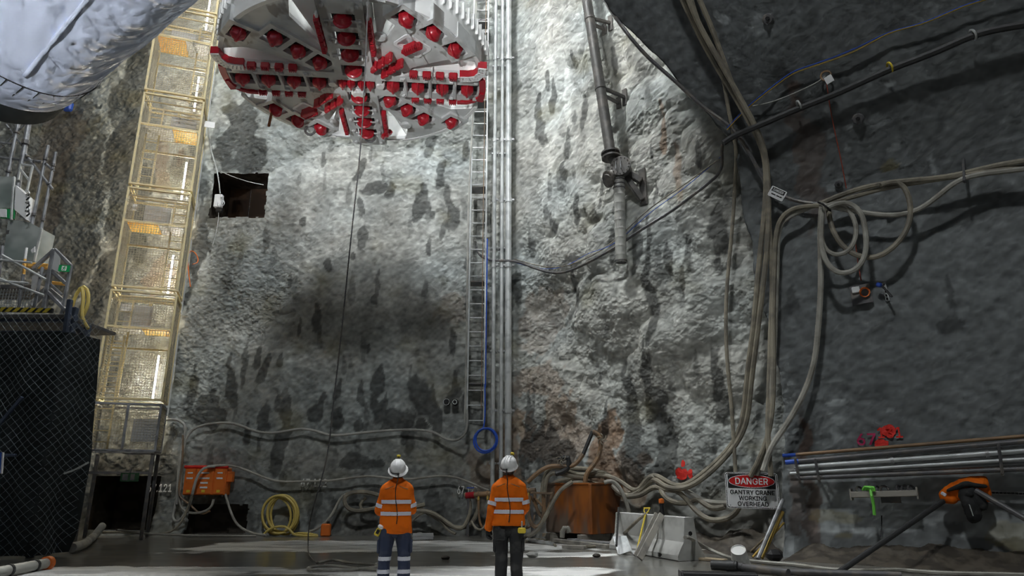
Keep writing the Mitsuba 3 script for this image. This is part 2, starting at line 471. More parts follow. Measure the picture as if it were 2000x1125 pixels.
for a_ in [(1160, 130, 16, 200, .7), (1110, 200, 14, 120, .6), (1215, 200, 30, 260, .5), (1090, 420, 16, 110, .5), (1180, 560, 120, 180, .35), (1060, 100, 60, 160, .35), (1290, 180, 60, 120, .45), (600, 330, 160, 80, .3), (800, 320, 140, 100, .3), (430, 210, 28, 220, .5), (540, 290, 60, 90, .4), (180, 430, 60, 160, .3), (190, 220, 70, 220, .3), (1140, 730, 60, 90, .3), (1150, 640, 90, 60, .3), (1345, 600, 60, 60, .25)]:
    pale = np.maximum(pale, stain(WB, *a_, arrays=arrB))
colb = colb * (1 + .55 * pale[..., None])
rr_ = rust[..., None] * .75
colb = colb * (1 - rr_) + rr_ * A([.27, .125, .04]) * (.6 + .8 * n_b[..., None])
colb = colb * (1 - .88 * wet[..., None]) + .88 * wet[..., None] * A([.026, .027, .027])
moss = np.clip((meshkit.fbm(q * .9 + 140, 3, 141) - .60) * 5, 0, 1) * .35
colb = colb * (1 - moss[..., None]) + moss[..., None] * A([.20, .18, .09])


def grid_mesh(P, keep=None):
    h, w = P.shape[:2]
    i, j = np.meshgrid(np.arange(h - 1), np.arange(w - 1), indexing='ij')
    if keep is not None:
        i, j = i[keep], j[keep]
    i, j = i.ravel(), j.ravel()
    a, b, c, d = i * w + j, i * w + j + 1, (i + 1) * w + j + 1, (i + 1) * w + j
    return trimesh.Trimesh(P.reshape(-1, 3), np.vstack([np.stack([a, b, c], 1), np.stack([a, c, d], 1)]), process=False)


# openings in the back wall: the square hole, the doorway under the access tower, the low hole under the electrical box
def recess_box(name, px0, py0, px1, py1, depth, back_mat, label):
    global keep
    s0, z1 = WB.sz(px0, py0)
    s1, z0 = WB.sz(px1, py1)
    z0 = max(z0, -.1)
    Sc, Zc = (SS[:-1, :-1] + ds / 2), (ZZ[:-1, :-1] + ds / 2)
    jit = .04 * wf[:-1, :-1]
    keep &= ~((Sc > s0 + jit) & (Sc < s1 + jit) & (Zc > z0 + jit) & (Zc < z1 + jit))
    pm, nm = plan_back(A([(s0 + s1) / 2]))
    c = A([pm[0, 0], pm[0, 1], (z0 + z1) / 2])
    n3 = A([nm[0, 0], nm[0, 1], 0])
    Mx = frame(c, n3)
    w, h = (s1 - s0) / 2 + .25, (z1 - z0) / 2 + (.25 if z0 > .2 else .1)
    zc_, dz_ = -(depth + .3) / 2, depth - .3
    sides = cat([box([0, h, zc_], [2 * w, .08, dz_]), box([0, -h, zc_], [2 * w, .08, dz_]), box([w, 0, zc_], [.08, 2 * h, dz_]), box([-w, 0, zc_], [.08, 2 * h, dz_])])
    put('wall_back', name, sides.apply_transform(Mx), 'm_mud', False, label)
    return Mx, w, h


keep = np.ones((len(z_b) - 1, len(s_b) - 1), bool)
used.add('wall_back')
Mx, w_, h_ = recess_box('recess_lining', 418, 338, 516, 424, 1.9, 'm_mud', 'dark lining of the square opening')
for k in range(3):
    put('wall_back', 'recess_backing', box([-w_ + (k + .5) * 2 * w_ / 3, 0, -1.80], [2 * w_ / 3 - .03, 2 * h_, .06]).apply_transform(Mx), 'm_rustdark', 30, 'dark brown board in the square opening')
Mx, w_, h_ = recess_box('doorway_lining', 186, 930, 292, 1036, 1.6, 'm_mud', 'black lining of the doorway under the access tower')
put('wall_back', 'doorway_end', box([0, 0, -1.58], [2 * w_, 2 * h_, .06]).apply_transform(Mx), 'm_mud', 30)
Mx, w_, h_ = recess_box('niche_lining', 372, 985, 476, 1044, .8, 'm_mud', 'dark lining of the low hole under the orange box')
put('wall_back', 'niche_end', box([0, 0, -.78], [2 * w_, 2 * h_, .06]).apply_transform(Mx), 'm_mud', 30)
gm = grid_mesh(PB, keep)
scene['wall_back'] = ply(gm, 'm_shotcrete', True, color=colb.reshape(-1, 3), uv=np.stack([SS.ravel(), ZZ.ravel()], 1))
labels['wall_back'] = {'kind': 'structure', 'label': 'tall rough grey shotcrete wall of the shaft with damp streaks'}

# the near wall at the right with its overhanging brow
_rl = A([(2.0, 17.55), (5.6, 15.25), (9.3, 12.9), (13, 10.2), (16.5, 6.5), (18, 2.0), (18.2, -6)])
_rs = np.concatenate([[0], np.cumsum(np.linalg.norm(np.diff(_rl, axis=0), axis=1))])
_rx, _ry = PchipInterpolator(_rs, _rl[:, 0]), PchipInterpolator(_rs, _rl[:, 1])


def over(z):
    t = np.clip(z - 7.0, 0, None)
    return np.where(t < 1.6, .55 * t * t / 3.2, .55 * (t - .8))


z_r = np.arange(-.12, 15.6, .045)
edge_py = A([-400, -200, -20, 20, 60, 130, 185, 230, 290, 360, 430, 560, 650, 720, 800, 1000, 1090, 1200])
edge_px = A([960, 1060, 1168, 1192, 1232, 1302, 1346, 1392, 1432, 1447, 1456, 1474, 1500, 1520, 1529, 1530, 1532, 1532])


def right_base(s, z):
    e = .5
    p = np.stack([_rx(s), _ry(s)], -1)
    t = np.stack([_rx(s + e) - _rx(np.maximum(s - e, 0)), _ry(s + e) - _ry(np.maximum(s - e, 0))], -1)
    t /= np.linalg.norm(t, axis=-1, keepdims=True)
    n = np.stack([t[..., 1], -t[..., 0]], -1)
    return np.concatenate([p + n * over(z)[..., None], z[..., None]], -1), n


sl = np.linspace(-9, 12, 1400)
se = []
_exr, _eyr = _rl[1] - _rl[0], None
def right_base_ext(s, z):
    # straight extension of the foot line to the left of its first point
    P, n = right_base(np.maximum(s, 0), z)
    d = (_rl[1] - _rl[0]) / np.linalg.norm(_rl[1] - _rl[0])
    P[..., :2] += np.minimum(s, 0)[..., None] * d
    return P, n
for z in z_r:
    P_, _ = right_base_ext(sl, np.full_like(sl, z))
    pp = proj(P_)
    f = pp[:, 0] - np.interp(pp[:, 1], edge_py, edge_px)
    k = np.argmax((f > 0) & (P_[:, 1] > 2))
    se.append(sl[k])
from scipy.ndimage import gaussian_filter1d
se = gaussian_filter1d(A(se), 2.0)
se = se + .10 * (meshkit.fbm(np.stack([z_r * 1.3, 0 * z_r, 0 * z_r], -1), 4, 5) - .5) * 2
NU = 300
uu = np.concatenate([np.arange(0, NU) * .045, NU * .045 + np.arange(1, 28) * .5])
SR = se[:, None] + uu[None]
ZR = np.broadcast_to(z_r[:, None], SR.shape)
PR0, nR = right_base_ext(SR, ZR)
n3R = np.concatenate([nR, 0 * ZR[..., None]], -1)
g4 = meshkit.fbm(PR0 * 12, 2, 213) - .5
g1 = meshkit.fbm(PR0 * .5, 3, 201) - .5
g2 = meshkit.fbm(PR0 * [1.6, 1.6, 1.3], 3, 205) - .5
g3 = meshkit.fbm(PR0 * 6, 3, 209) - .5
smooth_low = np.clip((ZR - 1.3) / .8, .25, 1)
dR = (.34 * g1 + .13 * g2 + .07 * g3 + .05 * g4) * smooth_low * np.where(ZR > 8, .7, 1.0) + .10 * np.exp(-((ZR - 1.6) / .25) ** 2) * 0
dR += .25 * np.exp(-ZR / .3)
PR = PR0 + n3R * dR[..., None]
# skirt: the wall's left edge turns back into the rock
sk = []
for k, dd in enumerate((2.4, 1.5, .8, .4, .15)):
    sk.append(PR[:, 0] + A([.46, .86, .56 * 1.0]) * dd * A([1, 1, 1]) - A([0, 0, 1]) * (dd * .56 * np.clip(1 - (z_r[:, None] - 3) / 4, 0, 1)))
PRs = np.concatenate([np.stack(sk, 1), PR], 1)
WR = Wall(SR, z_r, PR)
m_a = meshkit.fbm(PR * [.5, .5, .4] + 9, 4, 221)
m_b = meshkit.fbm(PR * [2.5, 2.5, 2], 3, 225)
m_c = meshkit.fbm(PR * 8, 2, 227)
vr = .175 * (1 - .36 * np.clip((PR[..., 2] - 7.2) / .8, 0, 1)) + .07 * (m_a - .5) + .07 * (m_b - .5) + .09 * (m_c - .5)  # above the crease the underside shade of the brow is put into the colour
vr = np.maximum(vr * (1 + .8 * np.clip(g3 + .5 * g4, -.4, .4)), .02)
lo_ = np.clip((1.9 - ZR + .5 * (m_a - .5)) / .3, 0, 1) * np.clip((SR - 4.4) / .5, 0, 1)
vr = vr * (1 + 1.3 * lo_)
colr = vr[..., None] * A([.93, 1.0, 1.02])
rx_ = meshkit.fbm(PR * 1.6 + 5, 3, 231) - .5
rz_ = meshkit.fbm(PR * 1.6 + 25, 3, 235) - .5
rf_ = meshkit.fbm(PR * 6, 3, 237) - .5
arrR = (SR, ZR, rx_, rz_, rf_)
rb = np.zeros_like(ZR)
for a_ in [(1578, 950, 22, 240, .85), (1575, 300, 40, 240, .4), (1552, 980, 20, 110, .6)]:
    rb = np.maximum(rb, stain(WR, *a_, arrays=arrR))
colr = colr * (1 - rb[..., None] * .8) + rb[..., None] * .8 * A([.12, .06, .035])
rw = np.zeros_like(ZR)
for a_ in [(1533, 145, 26, 40, .8), (1570, 240, 40, 90, .5), (1845, 635, 26, 30, .7), (1852, 580, 10, 60, .6), (1540, 590, 30, 60, .6), (1555, 850, 40, 90, .6), (1610, 830, 30, 70, .5), (1690, 1000, 250, 50, .35), (1780, 985, 180, 60, .35), (1950, 395, 200, 60, .5), (1830, 430, 60, 40, .5), (1720, 480, 60, 30, .5), (1640, 900, 30, 50, .4), (1620, 1075, 120, 60, .8), (1760, 1070, 160, 50, .8), (1870, 1075, 80, 70, .8), (1960, 1090, 120, 50, .8), (1570, 1050, 50, 90, .7), (1860, 1010, 90, 60, .4), (1930, 1000, 140, 30, .4)]:
    rw = np.maximum(rw, stain(WR, *a_, arrays=arrR))
colr = colr * (1 - rw[..., None] * .75) + rw[..., None] * .75 * A([.022, .023, .023])
rp = np.zeros_like(ZR)
for a_ in [(1410, 35, 18, 22, 1), (1742, 290, 22, 10, .8), (1735, 165, 16, 6, .8), (1660, 290, 14, 6, .6), (1640, 785, 26, 10, .9), (1618, 830, 24, 12, .6), (1820, 320, 6, 40, .6), (1740, 800, 10, 6, .5), (1500, 40, 50, 30, .4), (1675, 235, 50, 30, .4), (1640, 360, 30, 20, .4), (1395, 70, 14, 12, .7), (1630, 840, 50, 60, .3), (1600, 1000, 30, 120, .4)]:
    rp = np.maximum(rp, stain(WR, *a_, arrays=arrR))
colr = colr * (1 + 1.4 * rp[..., None])
ry = np.zeros_like(ZR)
for a_ in [(1732, 325, 26, 16, .4), (1610, 1005, 50, 20, .5), (1985, 1050, 40, 40, .5), (1640, 1045, 20, 10, .5)]:
    ry = np.maximum(ry, stain(WR, *a_, arrays=arrR))
colr = colr * (1 - .6 * ry[..., None]) + .6 * ry[..., None] * A([.28, .22, .04])
colsk = np.repeat(colr[:, :1] * .9, 5, 1)
colRs = np.concatenate([colsk, colr], 1)
uvR = np.concatenate([np.stack([np.repeat(SR[:, :1], 5, 1) - A([2.4, 1.5, .8, .4, .15]), np.repeat(ZR[:, :1], 5, 1)], -1), np.stack([SR, ZR], -1)], 1)
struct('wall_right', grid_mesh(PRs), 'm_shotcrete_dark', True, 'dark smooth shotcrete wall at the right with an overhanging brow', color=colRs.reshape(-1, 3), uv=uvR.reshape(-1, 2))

# floor and the rest of the shaft around the camera
xs, ys = np.linspace(-20, 20, 161), np.linspace(-24, 23, 189)
XX, YY = np.meshgrid(xs, ys)
ZF = .03 * (meshkit.fbm(np.stack([XX * .5, YY * .8, 0 * XX], -1), 3, 300) - .5) - .006
struct('floor', grid_mesh(np.stack([XX, YY, ZF], -1)), 'm_floor', True, 'wet concrete floor with pale dusty patches', uv=np.stack([XX.ravel(), YY.ravel()], 1))
M('m_shaft', (.16, .165, .165), .8)
struct('wall_left', box([-19.5, 0, 14], [.6, 46, 28]), 'm_shaft', False, 'shaft wall at the left')
struct('wall_behind', box([0, -23.5, 14], [42, .6, 28]), 'm_shaft', False, 'shaft wall behind the camera')
struct('wall_side', box([19.3, -6, 14], [.6, 36, 28]), 'm_shaft', False, 'shaft wall at the right of the camera')


def onB(*pts): return [WB.hit(x, y, o) for x, y, o in pts]
def onR(*pts): return [WR.hit(x, y, o) for x, y, o in pts]
def onF(*pts): return [atZ(x, y, z) for x, y, z in pts]

# ------------------------------------------------------------------ the cutterhead hanging face down over the floor
tbm = thing('tunnel_cutterhead', 'huge white tunnel boring cutterhead with dark red cutters hanging face down above the workers', 'cutterhead')
CM = np.eye(4); CM[:3, 3] = [-4.11, 15.86, 11.7]
CM = CM @ rotz(math.radians(5.5))


def cput(name, mesh, mat, smooth=30, label=None, M=None, **kw):
    return put(tbm, name, mesh, mat, smooth, label, mtf(CM if M is None else CM @ M), **kw)


def cchild(parent, name, mesh, mat, M=None, smooth=30, **kw):
    return put(parent, name, mesh, mat, smooth, None, mtf(CM if M is None else CM @ M), **kw)


def polar(r, a): return A([r * math.cos(a), r * math.sin(a)])
def at2(poly, x, y, a=0): return affinity.translate(affinity.rotate(poly, math.degrees(a), origin=(0, 0)), x, y)


SPH = .50                                                 # half width of a main spoke
cutters = []                                              # (x, y, angle of the roller axis, pocket w, pocket h, z)
for a in (0, math.pi):
    for k, r in enumerate((.96, 1.61, 2.26, 2.92)): cutters.append((*polar(r, a), a, .56, .46, 'spoke'))
for k, r in enumerate((.62, 1.30, 1.95, 2.60)): cutters.append((*polar(r, math.pi / 2), math.pi / 2, .46, .60, 'spoke'))
for k, r in enumerate((.62, 1.30, 1.95, 2.60)): cutters.append((*polar(r, -math.pi / 2), math.pi / 2, .46, .60, 'spoke'))
for a0 in (math.radians(225), math.radians(45)):
    for r in (1.15, 1.78, 2.42): cutters.append((*polar(r, a0), a0, .50, .56, 'panel'))
for a0 in (math.radians(-47), math.radians(133)):
    for k, d in enumerate((-15, -1, 14)):
        a = a0 + math.radians(d)
        cutters.append((*polar(3.06 if a0 < 0 else 2.92, a), a + math.radians((30, 15, 0)[k] * .6), .42, .56, 'panel'))
for a0 in (math.radians(216), math.radians(36)): cutters.append((*polar(3.12, a0), a0, .42, .5, 'panel'))
pockets = {'spoke': [], 'panel': []}
for x, y, a, w, h, where in cutters:
    pockets[where].append(at2(sbox(-w / 2, -h / 2, w / 2, h / 2), x, y, a))
centre_slot = sbox(-.50, -.17, .50, .17)
slots = []
slot0 = Polygon([(1.45, .56), (3.16, .56), (3.08, 1.12), (2.5, 1.22), (1.95, .95), (1.45, .70)]).buffer(-.06).buffer(.06)
for k in range(4):
    for m in (1, -1):
        slots.append(affinity.rotate(affinity.scale(slot0, 1, m, origin=(0, 0)), 90 * k, origin=(0, 0)))
windows = [at2(sbox(-.34, -.23, .34, .23).buffer(-.08).buffer(.08), *polar(2.25, math.radians(a)), math.radians(a + 90)) for a in (-47, 133)]
disk = Point(0, 0).buffer(3.30, 40)
cross = union_all([sbox(-3.28, -SPH, 3.28, SPH), sbox(-SPH, -3.28, SPH, 3.28)]).intersection(disk)
face = disk.difference(union_all(slots + pockets['panel'] + windows)).difference(cross)
quads = [(sbox(0, 0, 4, 4)), sbox(-4, 0, 0, 4), sbox(-4, -4, 0, 0), sbox(0, -4, 4, 0)]
for qd in quads:
    pn = face.intersection(qd)
    pk = cput('face_panel', extr(pn, 0, .10), 'm_white_face', 20)
    for s_ in slots:
        if s_.centroid.within(qd):
            wl = s_.buffer(.045, join_style=2).difference(s_)
            cchild(pk, 'slot_wall', extr(wl.difference(cross), .09, .80), 'm_white', None, 20)
sp = cput('spoke_cross', extr(cross.difference(union_all(pockets['spoke'] + [centre_slot])), -.12, .10), 'm_white_face', 20)
for k in range(4):
    for m in (-1, 1):
        cchild(sp, 'side_plate', rbox([1.95, m * (SPH - .03), .42], [2.6, .06, .66], .01), 'm_white', rotz(math.pi / 2 * k))
    for r in (1.28, 1.93, 2.6):
        cchild(sp, 'weld_strip', rbox([r, 0, -.135], [.06, .86, .035], .008), 'm_white_face', rotz(math.pi / 2 * k))
    for m in (-1, 1):
        for r in (1.0, 1.62, 2.28, 2.92):
            cchild(sp, 'lifting_boss', rbox([r + .22, m * .38, -.15], [.12, .09, .08], .02), 'm_white_face', rotz(math.pi / 2 * k))
# raised frames round the panel cutters
for x, y, a, w, h, where in cutters:
    if where == 'panel':
        fr_ = sbox(-w / 2 - .13, -h / 2 - .13, w / 2 + .13, h / 2 + .13).difference(sbox(-w / 2, -h / 2, w / 2, h / 2))
        Mq = np.eye(4); Mq[:2, 3] = x, y
        cput('cutter_frame', extr(fr_, -.07, .35), 'm_white_face', 20, None, Mq @ rotz(a))
# the roller cutters: disc with a hard rim, black backing that paints the pocket gaps dark
roller = lathe([(0, -.19), (.10, -.19), (.13, -.15), (.17, -.10), (.19, -.05), (.235, -.022), (.242, 0), (.235, .022), (.19, .05), (.17, .10), (.13, .15), (.10, .19), (0, .19)], 28, R=rot(math.pi / 2, [0, 1, 0]))
roller.apply_scale([.86, .92, .92])
rollerd = ply(roller, 'm_red', 25)
backingd = ply(rbox([0, 0, .17], [.56, .52, .10], .02), 'm_black', 25)
for x, y, a, w, h, where in cutters:
    Mq = np.eye(4); Mq[:3, 3] = x, y, (-.11 if where == 'spoke' else -.06)
    Mq = Mq @ rotz(a)
    ck = cput('disc_cutter', rollerd, None, 25, None, Mq)
    cchild(ck, 'pocket_backing', backingd, None, Mq)
for x in (-.36, -.14, .14, .36):
    Mq = np.eye(4); Mq[:3, 3] = x, 0, -.06
    cput('centre_cutter', rollerd, None, 25, None, Mq @ np.diag([.62, .95, 1.0, 1.0]))
cput('centre_pocket', rbox([0, 0, .30], [1.06, .40, .06], .01), 'm_black')
for m in (-1, 1):                                          # white half cups beside the centre cutters
    cput('hub_boss', lathe([(0, -.20), (.14, -.20), (.19, -.14), (.19, 0), (0, 0)], 20, (0, m * .42, 0)), 'm_white')
    cput('hub_boss', lathe([(0, -.16), (.10, -.16), (.13, -.10), (.13, 0), (0, 0)], 20, (m * .62, .02, 0)), 'm_white')
# bucket lips: red blocks with white pads, and the curved gauge scrapers at the rim
lipd = ply(rbox([0, 0, 0], [.21, .13, .17], .02), 'm_red', 20)
padd = ply(rbox([0, 0, 0], [.13, .07, .13], .02), 'm_white', 20)
teethd = ply(cat([rbox([.05 * t - .075, 0, -.10], [.03, .10, .05], .008) for t in range(4)]), 'm_red', 20)
for k in range(4):
    radii = (1.52, 1.86, 2.20, 2.54) if k in (0, 2) else (1.50, 1.76, 2.02, 2.28, 2.54)
    for m in (-1, 1):
        for r in radii:
            Mq = np.eye(4); Mq[:3, 3] = r, m * (SPH + .09), -.10
            lk = cput('bucket_lip', lipd, None, 20, None, rotz(math.pi / 2 * k) @ Mq)
            cchild(lk, 'lip_teeth', teethd, None, rotz(math.pi / 2 * k) @ Mq)
            Mq = Mq.copy(); Mq[:3, 3] = r + .16, m * (SPH + .07), -.07
            cput('lip_pad', padd, None, 20, None, rotz(math.pi / 2 * k) @ Mq)
        # curved scraper from the last lip out to the rim
        if k in (1, 3): continue
        if (m < 0) != (k == 0):
            ro = LineString([(2.66, m * (SPH + .09)), (2.9, m * (SPH + .08)), (3.1, m * (SPH - .02)), (3.26, m * (SPH - .2)), (3.33, m * .08)]).buffer(.05, cap_style=2)
            cput('wear_strip', extr(ro, -.18, -.03), 'm_red', 20, None, rotz(math.pi / 2 * k))
            continue
        outer = LineString([(2.72, m * (SPH + .09)), (2.95, m * (SPH + .10)), (3.14, m * (SPH + .17)), (3.25, m * (SPH + .36)), (3.27, m * (SPH + .62))]).buffer(.10, cap_style=2)
        holes = []
        ln = LineString([(2.76, m * (SPH + .09)), (2.95, m * (SPH + .10)), (3.14, m * (SPH + .18)), (3.23, m * (SPH + .36)), (3.25, m * (SPH + .58))])
        for t in np.linspace(.04, .96, 9):
            for o in (-.04, .04):
                pt = ln.parallel_offset(abs(o), 'left' if o > 0 else 'right').interpolate(t, normalized=True)
                holes.append(Point(pt.x, pt.y).buffer(.022, 6))
        gk = cput('gauge_scraper', extr(outer.difference(union_all(holes)), -.20, -.165), 'm_signwhite', 20, None, rotz(math.pi / 2 * k))
        cchild(gk, 'scraper_body', extr(outer.buffer(.012), -.165, .02), 'm_red', rotz(math.pi / 2 * k), 20)
# rim: wall, red wear strips, ribs standing on the back
rim = Point(0, 0).buffer(3.40, 48).difference(Point(0, 0).buffer(3.30, 48))
gaps = union_all([affinity.rotate(sbox(3.0, -1.02, 3.6, 1.02), 90 * k, origin=(0, 0)) for k in range(4)])
for g_ in rim.difference(affinity.scale(gaps, .99, .99)).geoms: cput('rim_wall', extr(g_, -.02, .75), 'm_white', 20)
cput('rim_ring', extr(rim, .55, .80), 'm_white', 20)
for k in range(4):
    t = np.linspace(-.155, .155, 12)
    arc = LineString([(3.33 * math.cos(a), 3.33 * math.sin(a)) for a in t]).buffer(.07, cap_style=2)
    cput('spoke_end_plate', extr(arc, -.10, .60), 'm_white', 20, None, rotz(math.pi / 2 * k))
    if k in (0, 2): cput('wear_strip', extr(arc.buffer(.014), -.14, -.05), 'm_red', 20, None, rotz(math.pi / 2 * k))
ribd = ply(rbox([3.45, 0, .74], [.09, .035, .46], .008), 'm_white', 20)
for k in range(96):
    cput('rim_rib', ribd, None, 20, None, rotz(2 * math.pi * k / 96))
for a in (-47, 133):                                       # the window scrapers and the fans near the hub
    ar = math.radians(a)
    c2 = polar(2.25, ar)
    Mq = np.eye(4); Mq[:2, 3] = c2
    wk = cput('window_scraper', rbox([0, 0, -.05], [.56, .15, .24], .02), 'm_red', 20, None, Mq @ rotz(ar + .15))
    for t in range(9):
        cchild(wk, 'tooth', rbox([-.24 + .06 * t, -.09, -.14], [.035, .06, .10], .008), 'm_red', Mq @ rotz(ar + .15))
    cput('window_rim', extr(sbox(-.40, -.29, .40, .29).buffer(-.1).buffer(.1).difference(sbox(-.33, -.22, .33, .22).buffer(-.07).buffer(.07)), -.03, .55), 'm_signwhite', 20, None, Mq @ rotz(ar + math.pi / 2))
    for row in (-1, 1):
        for t in range(3):
            c3 = polar(.98 + .29 * t, ar) + polar(.17 * row, ar + math.pi / 2)
            Mq = np.eye(4); Mq[:3, 3] = c3[0], c3[1], -.12
            cput('fan_scraper', rbox([0, 0, 0], [.25, .10, .28], .03), 'm_red', 20, None, Mq @ rotz(ar + .08 * row))
for a, r, R_ in ((-68, 2.1, .15), (112, 2.45, .13), (62, 2.5, .17)):  # round covers
    c2 = polar(r, math.radians(a))
    cput('round_cover', lathe([(0, -.07), (R_ * .8, -.07), (R_, -.03), (R_, .02), (0, .02)], 24, (c2[0], c2[1], 0)), 'm_white_face')
# bucket plates sloping up behind each slot, back ring, hub, hoist
for k in range(4):
    for m in (-1, 1):
        v = A([[1.5, m * .70, .12], [3.0, m * 1.12, .12], [2.75, m * .58, .95], [1.7, m * .54, .95]])
        pl_ = trimesh.convex.convex_hull(np.vstack([v, v + [0, m * .02, .03]]))
        cput('bucket_plate', pl_, 'm_white', 20, None, rotz(math.pi / 2 * k))
cput('back_ring', extr(Point(0, 0).buffer(2.15, 32).difference(Point(0, 0).buffer(1.55, 32)), .95, 1.35), 'm_white', 20)
cput('hub_drum', lathe([(0, .10), (.75, .10), (.75, .9), (.55, 1.25), (0, 1.25)], 32), 'm_white')
for k in range(4):
    cput('ring_strut', bar([.6, 0, .55], [1.75, 0, 1.1], .34, .3, bevel=.03), 'm_white', 20, None, rotz(math.pi / 2 * k + math.pi / 4))
    cput('ring_strut', bar([1.85, 0, 1.0], [2.85, 0, .1], .30, .26, bevel=.03), 'm_white', 20, None, rotz(math.pi / 2 * k + math.pi / 4))
    p_ = (CM @ rotz(math.pi / 2 * k + math.pi / 4) @ A([1.85, 0, 1.3, 1]))[:3]
    put(tbm, 'lifting_sling', tube([p_, p_ * .5 + A([-4.11, 15.86, 22.0]) * .5, A([-4.11, 15.86, 22.0])], .035, 6, raw=True), 'm_darksteel')
put(tbm, 'hoist_block', rbox([-4.11, 15.86, 22.4], [.7, .5, .9], .08), 'm_yellow')
put(tbm, 'hoist_rope', cyl([-4.11, 15.86, 22.7], [-4.11, 15.86, 30], .05, 8), 'm_darksteel')
for px_, py_ in ((723, 268), (606, 254)):                  # steel rings hanging from the rim
    cput('shackle_ring', lathe(A([(.15 + .035 * math.cos(t), .035 * math.sin(t)) for t in np.linspace(0, 2 * math.pi, 10)]), 22, R=rot(math.pi / 2, [1, 0, 0])), 'm_darksteel', 30, None, np.linalg.inv(CM) @ np.block([[np.eye(3), atZ(px_, py_, 11.52).reshape(3, 1)], [A([[0, 0, 0, 1]])]]))
_p = atZ(532, 213, 11.6)
put(tbm, 'rusty_bar', bar(_p, _p - [0.05, 0, .55], .07, .05, bevel=.01), 'm_rustplate', label='rusty bar hanging from the rim')
_p = atZ(752, 262, 11.55)
put(tbm, 'loose_scraper', bar(_p - A([.08, 0, .10]), _p + A([.16, .1, .14]), .18, .13, bevel=.02), 'm_red', label='red scraper block at the end of the far spoke')

# tag line from the cutterhead down to the floor
pts = [atY(721, -60, 11.7), atY(713, 140, 11.75), atY(703, 300, 11.9), atY(684, 480, 12.1), atY(667, 650, 12.4), atY(650, 800, 12.8), atY(637, 900, 13.2), atY(615, 980, 13.5)]
pts += onF((602, 1055, .12), (603, 1080, .03), (620, 1100, .03))
solo('tag_line', tube(pts, .013, 6), 'm_darksteel', 'long thin rope hanging in front of the cutterhead down to the floor', 'rope')
pts = onF((620, 1100, .03), (650, 1094, .03), (690, 1100, .03), (738, 1104, .03), (700, 1112, .03), (640, 1114, .03), (608, 1113, .03), (606, 1108, .03), (640, 1105, .04), (690, 1110, .04), (735, 1113, .03))
solo('floor_hose', tube(pts, .026, 6, .06), 'm_hosegrey', 'pale hose lying in flat loops on the floor beside the left worker', 'hose')

# ------------------------------------------------------------------ the access tower of stacked mesh cages
tw = thing('access_tower', 'tall cream steel access tower of mesh cages with ladders, lit from inside', 'access tower')
TX0, TX1, TY0, TY1 = -11.43, -9.75, 19.1, 20.3
ZB, ZH = 3.63, 3.175
PR_ = .035


def mesh_panel(u0, u1, z0, z1, plane, step=.072, r=.0042):
    ms = []
    def P(u, z): return A([u, plane[1], z]) if plane[0] == 'y' else A([plane[1], u, z])
    for u in np.arange(u0 + step / 2, u1, step): ms.append((P((u), (z0 + z1) / 2), (2 * r, 2 * r, z1 - z0)))
    for z in np.arange(z0 + step / 2, z1, step):
        s = (u1 - u0, 2 * r, 2 * r) if plane[0] == 'y' else (2 * r, u1 - u0, 2 * r)
        ms.append((P((u0 + u1) / 2, z), s))
    return cat([box(c, s) for c, s in ms])


tube_lamp_list = []


def ladder_part(x, y, z0, z1, w=.42, lean=.0):
    lk = put(tw, 'ladder_rail', cat([bar([x + s * w / 2, y, z0], [x + s * w / 2, y + lean, z1], .05, .03) for s in (-1, 1)]), 'm_cream')
    for z in np.arange(z0 + .2, z1, .30):
        put(lk, 'rung', bar([x - w / 2, y + lean * (z - z0) / (z1 - z0), z], [x + w / 2, y + lean * (z - z0) / (z1 - z0), z], .03, .03), 'm_cream')


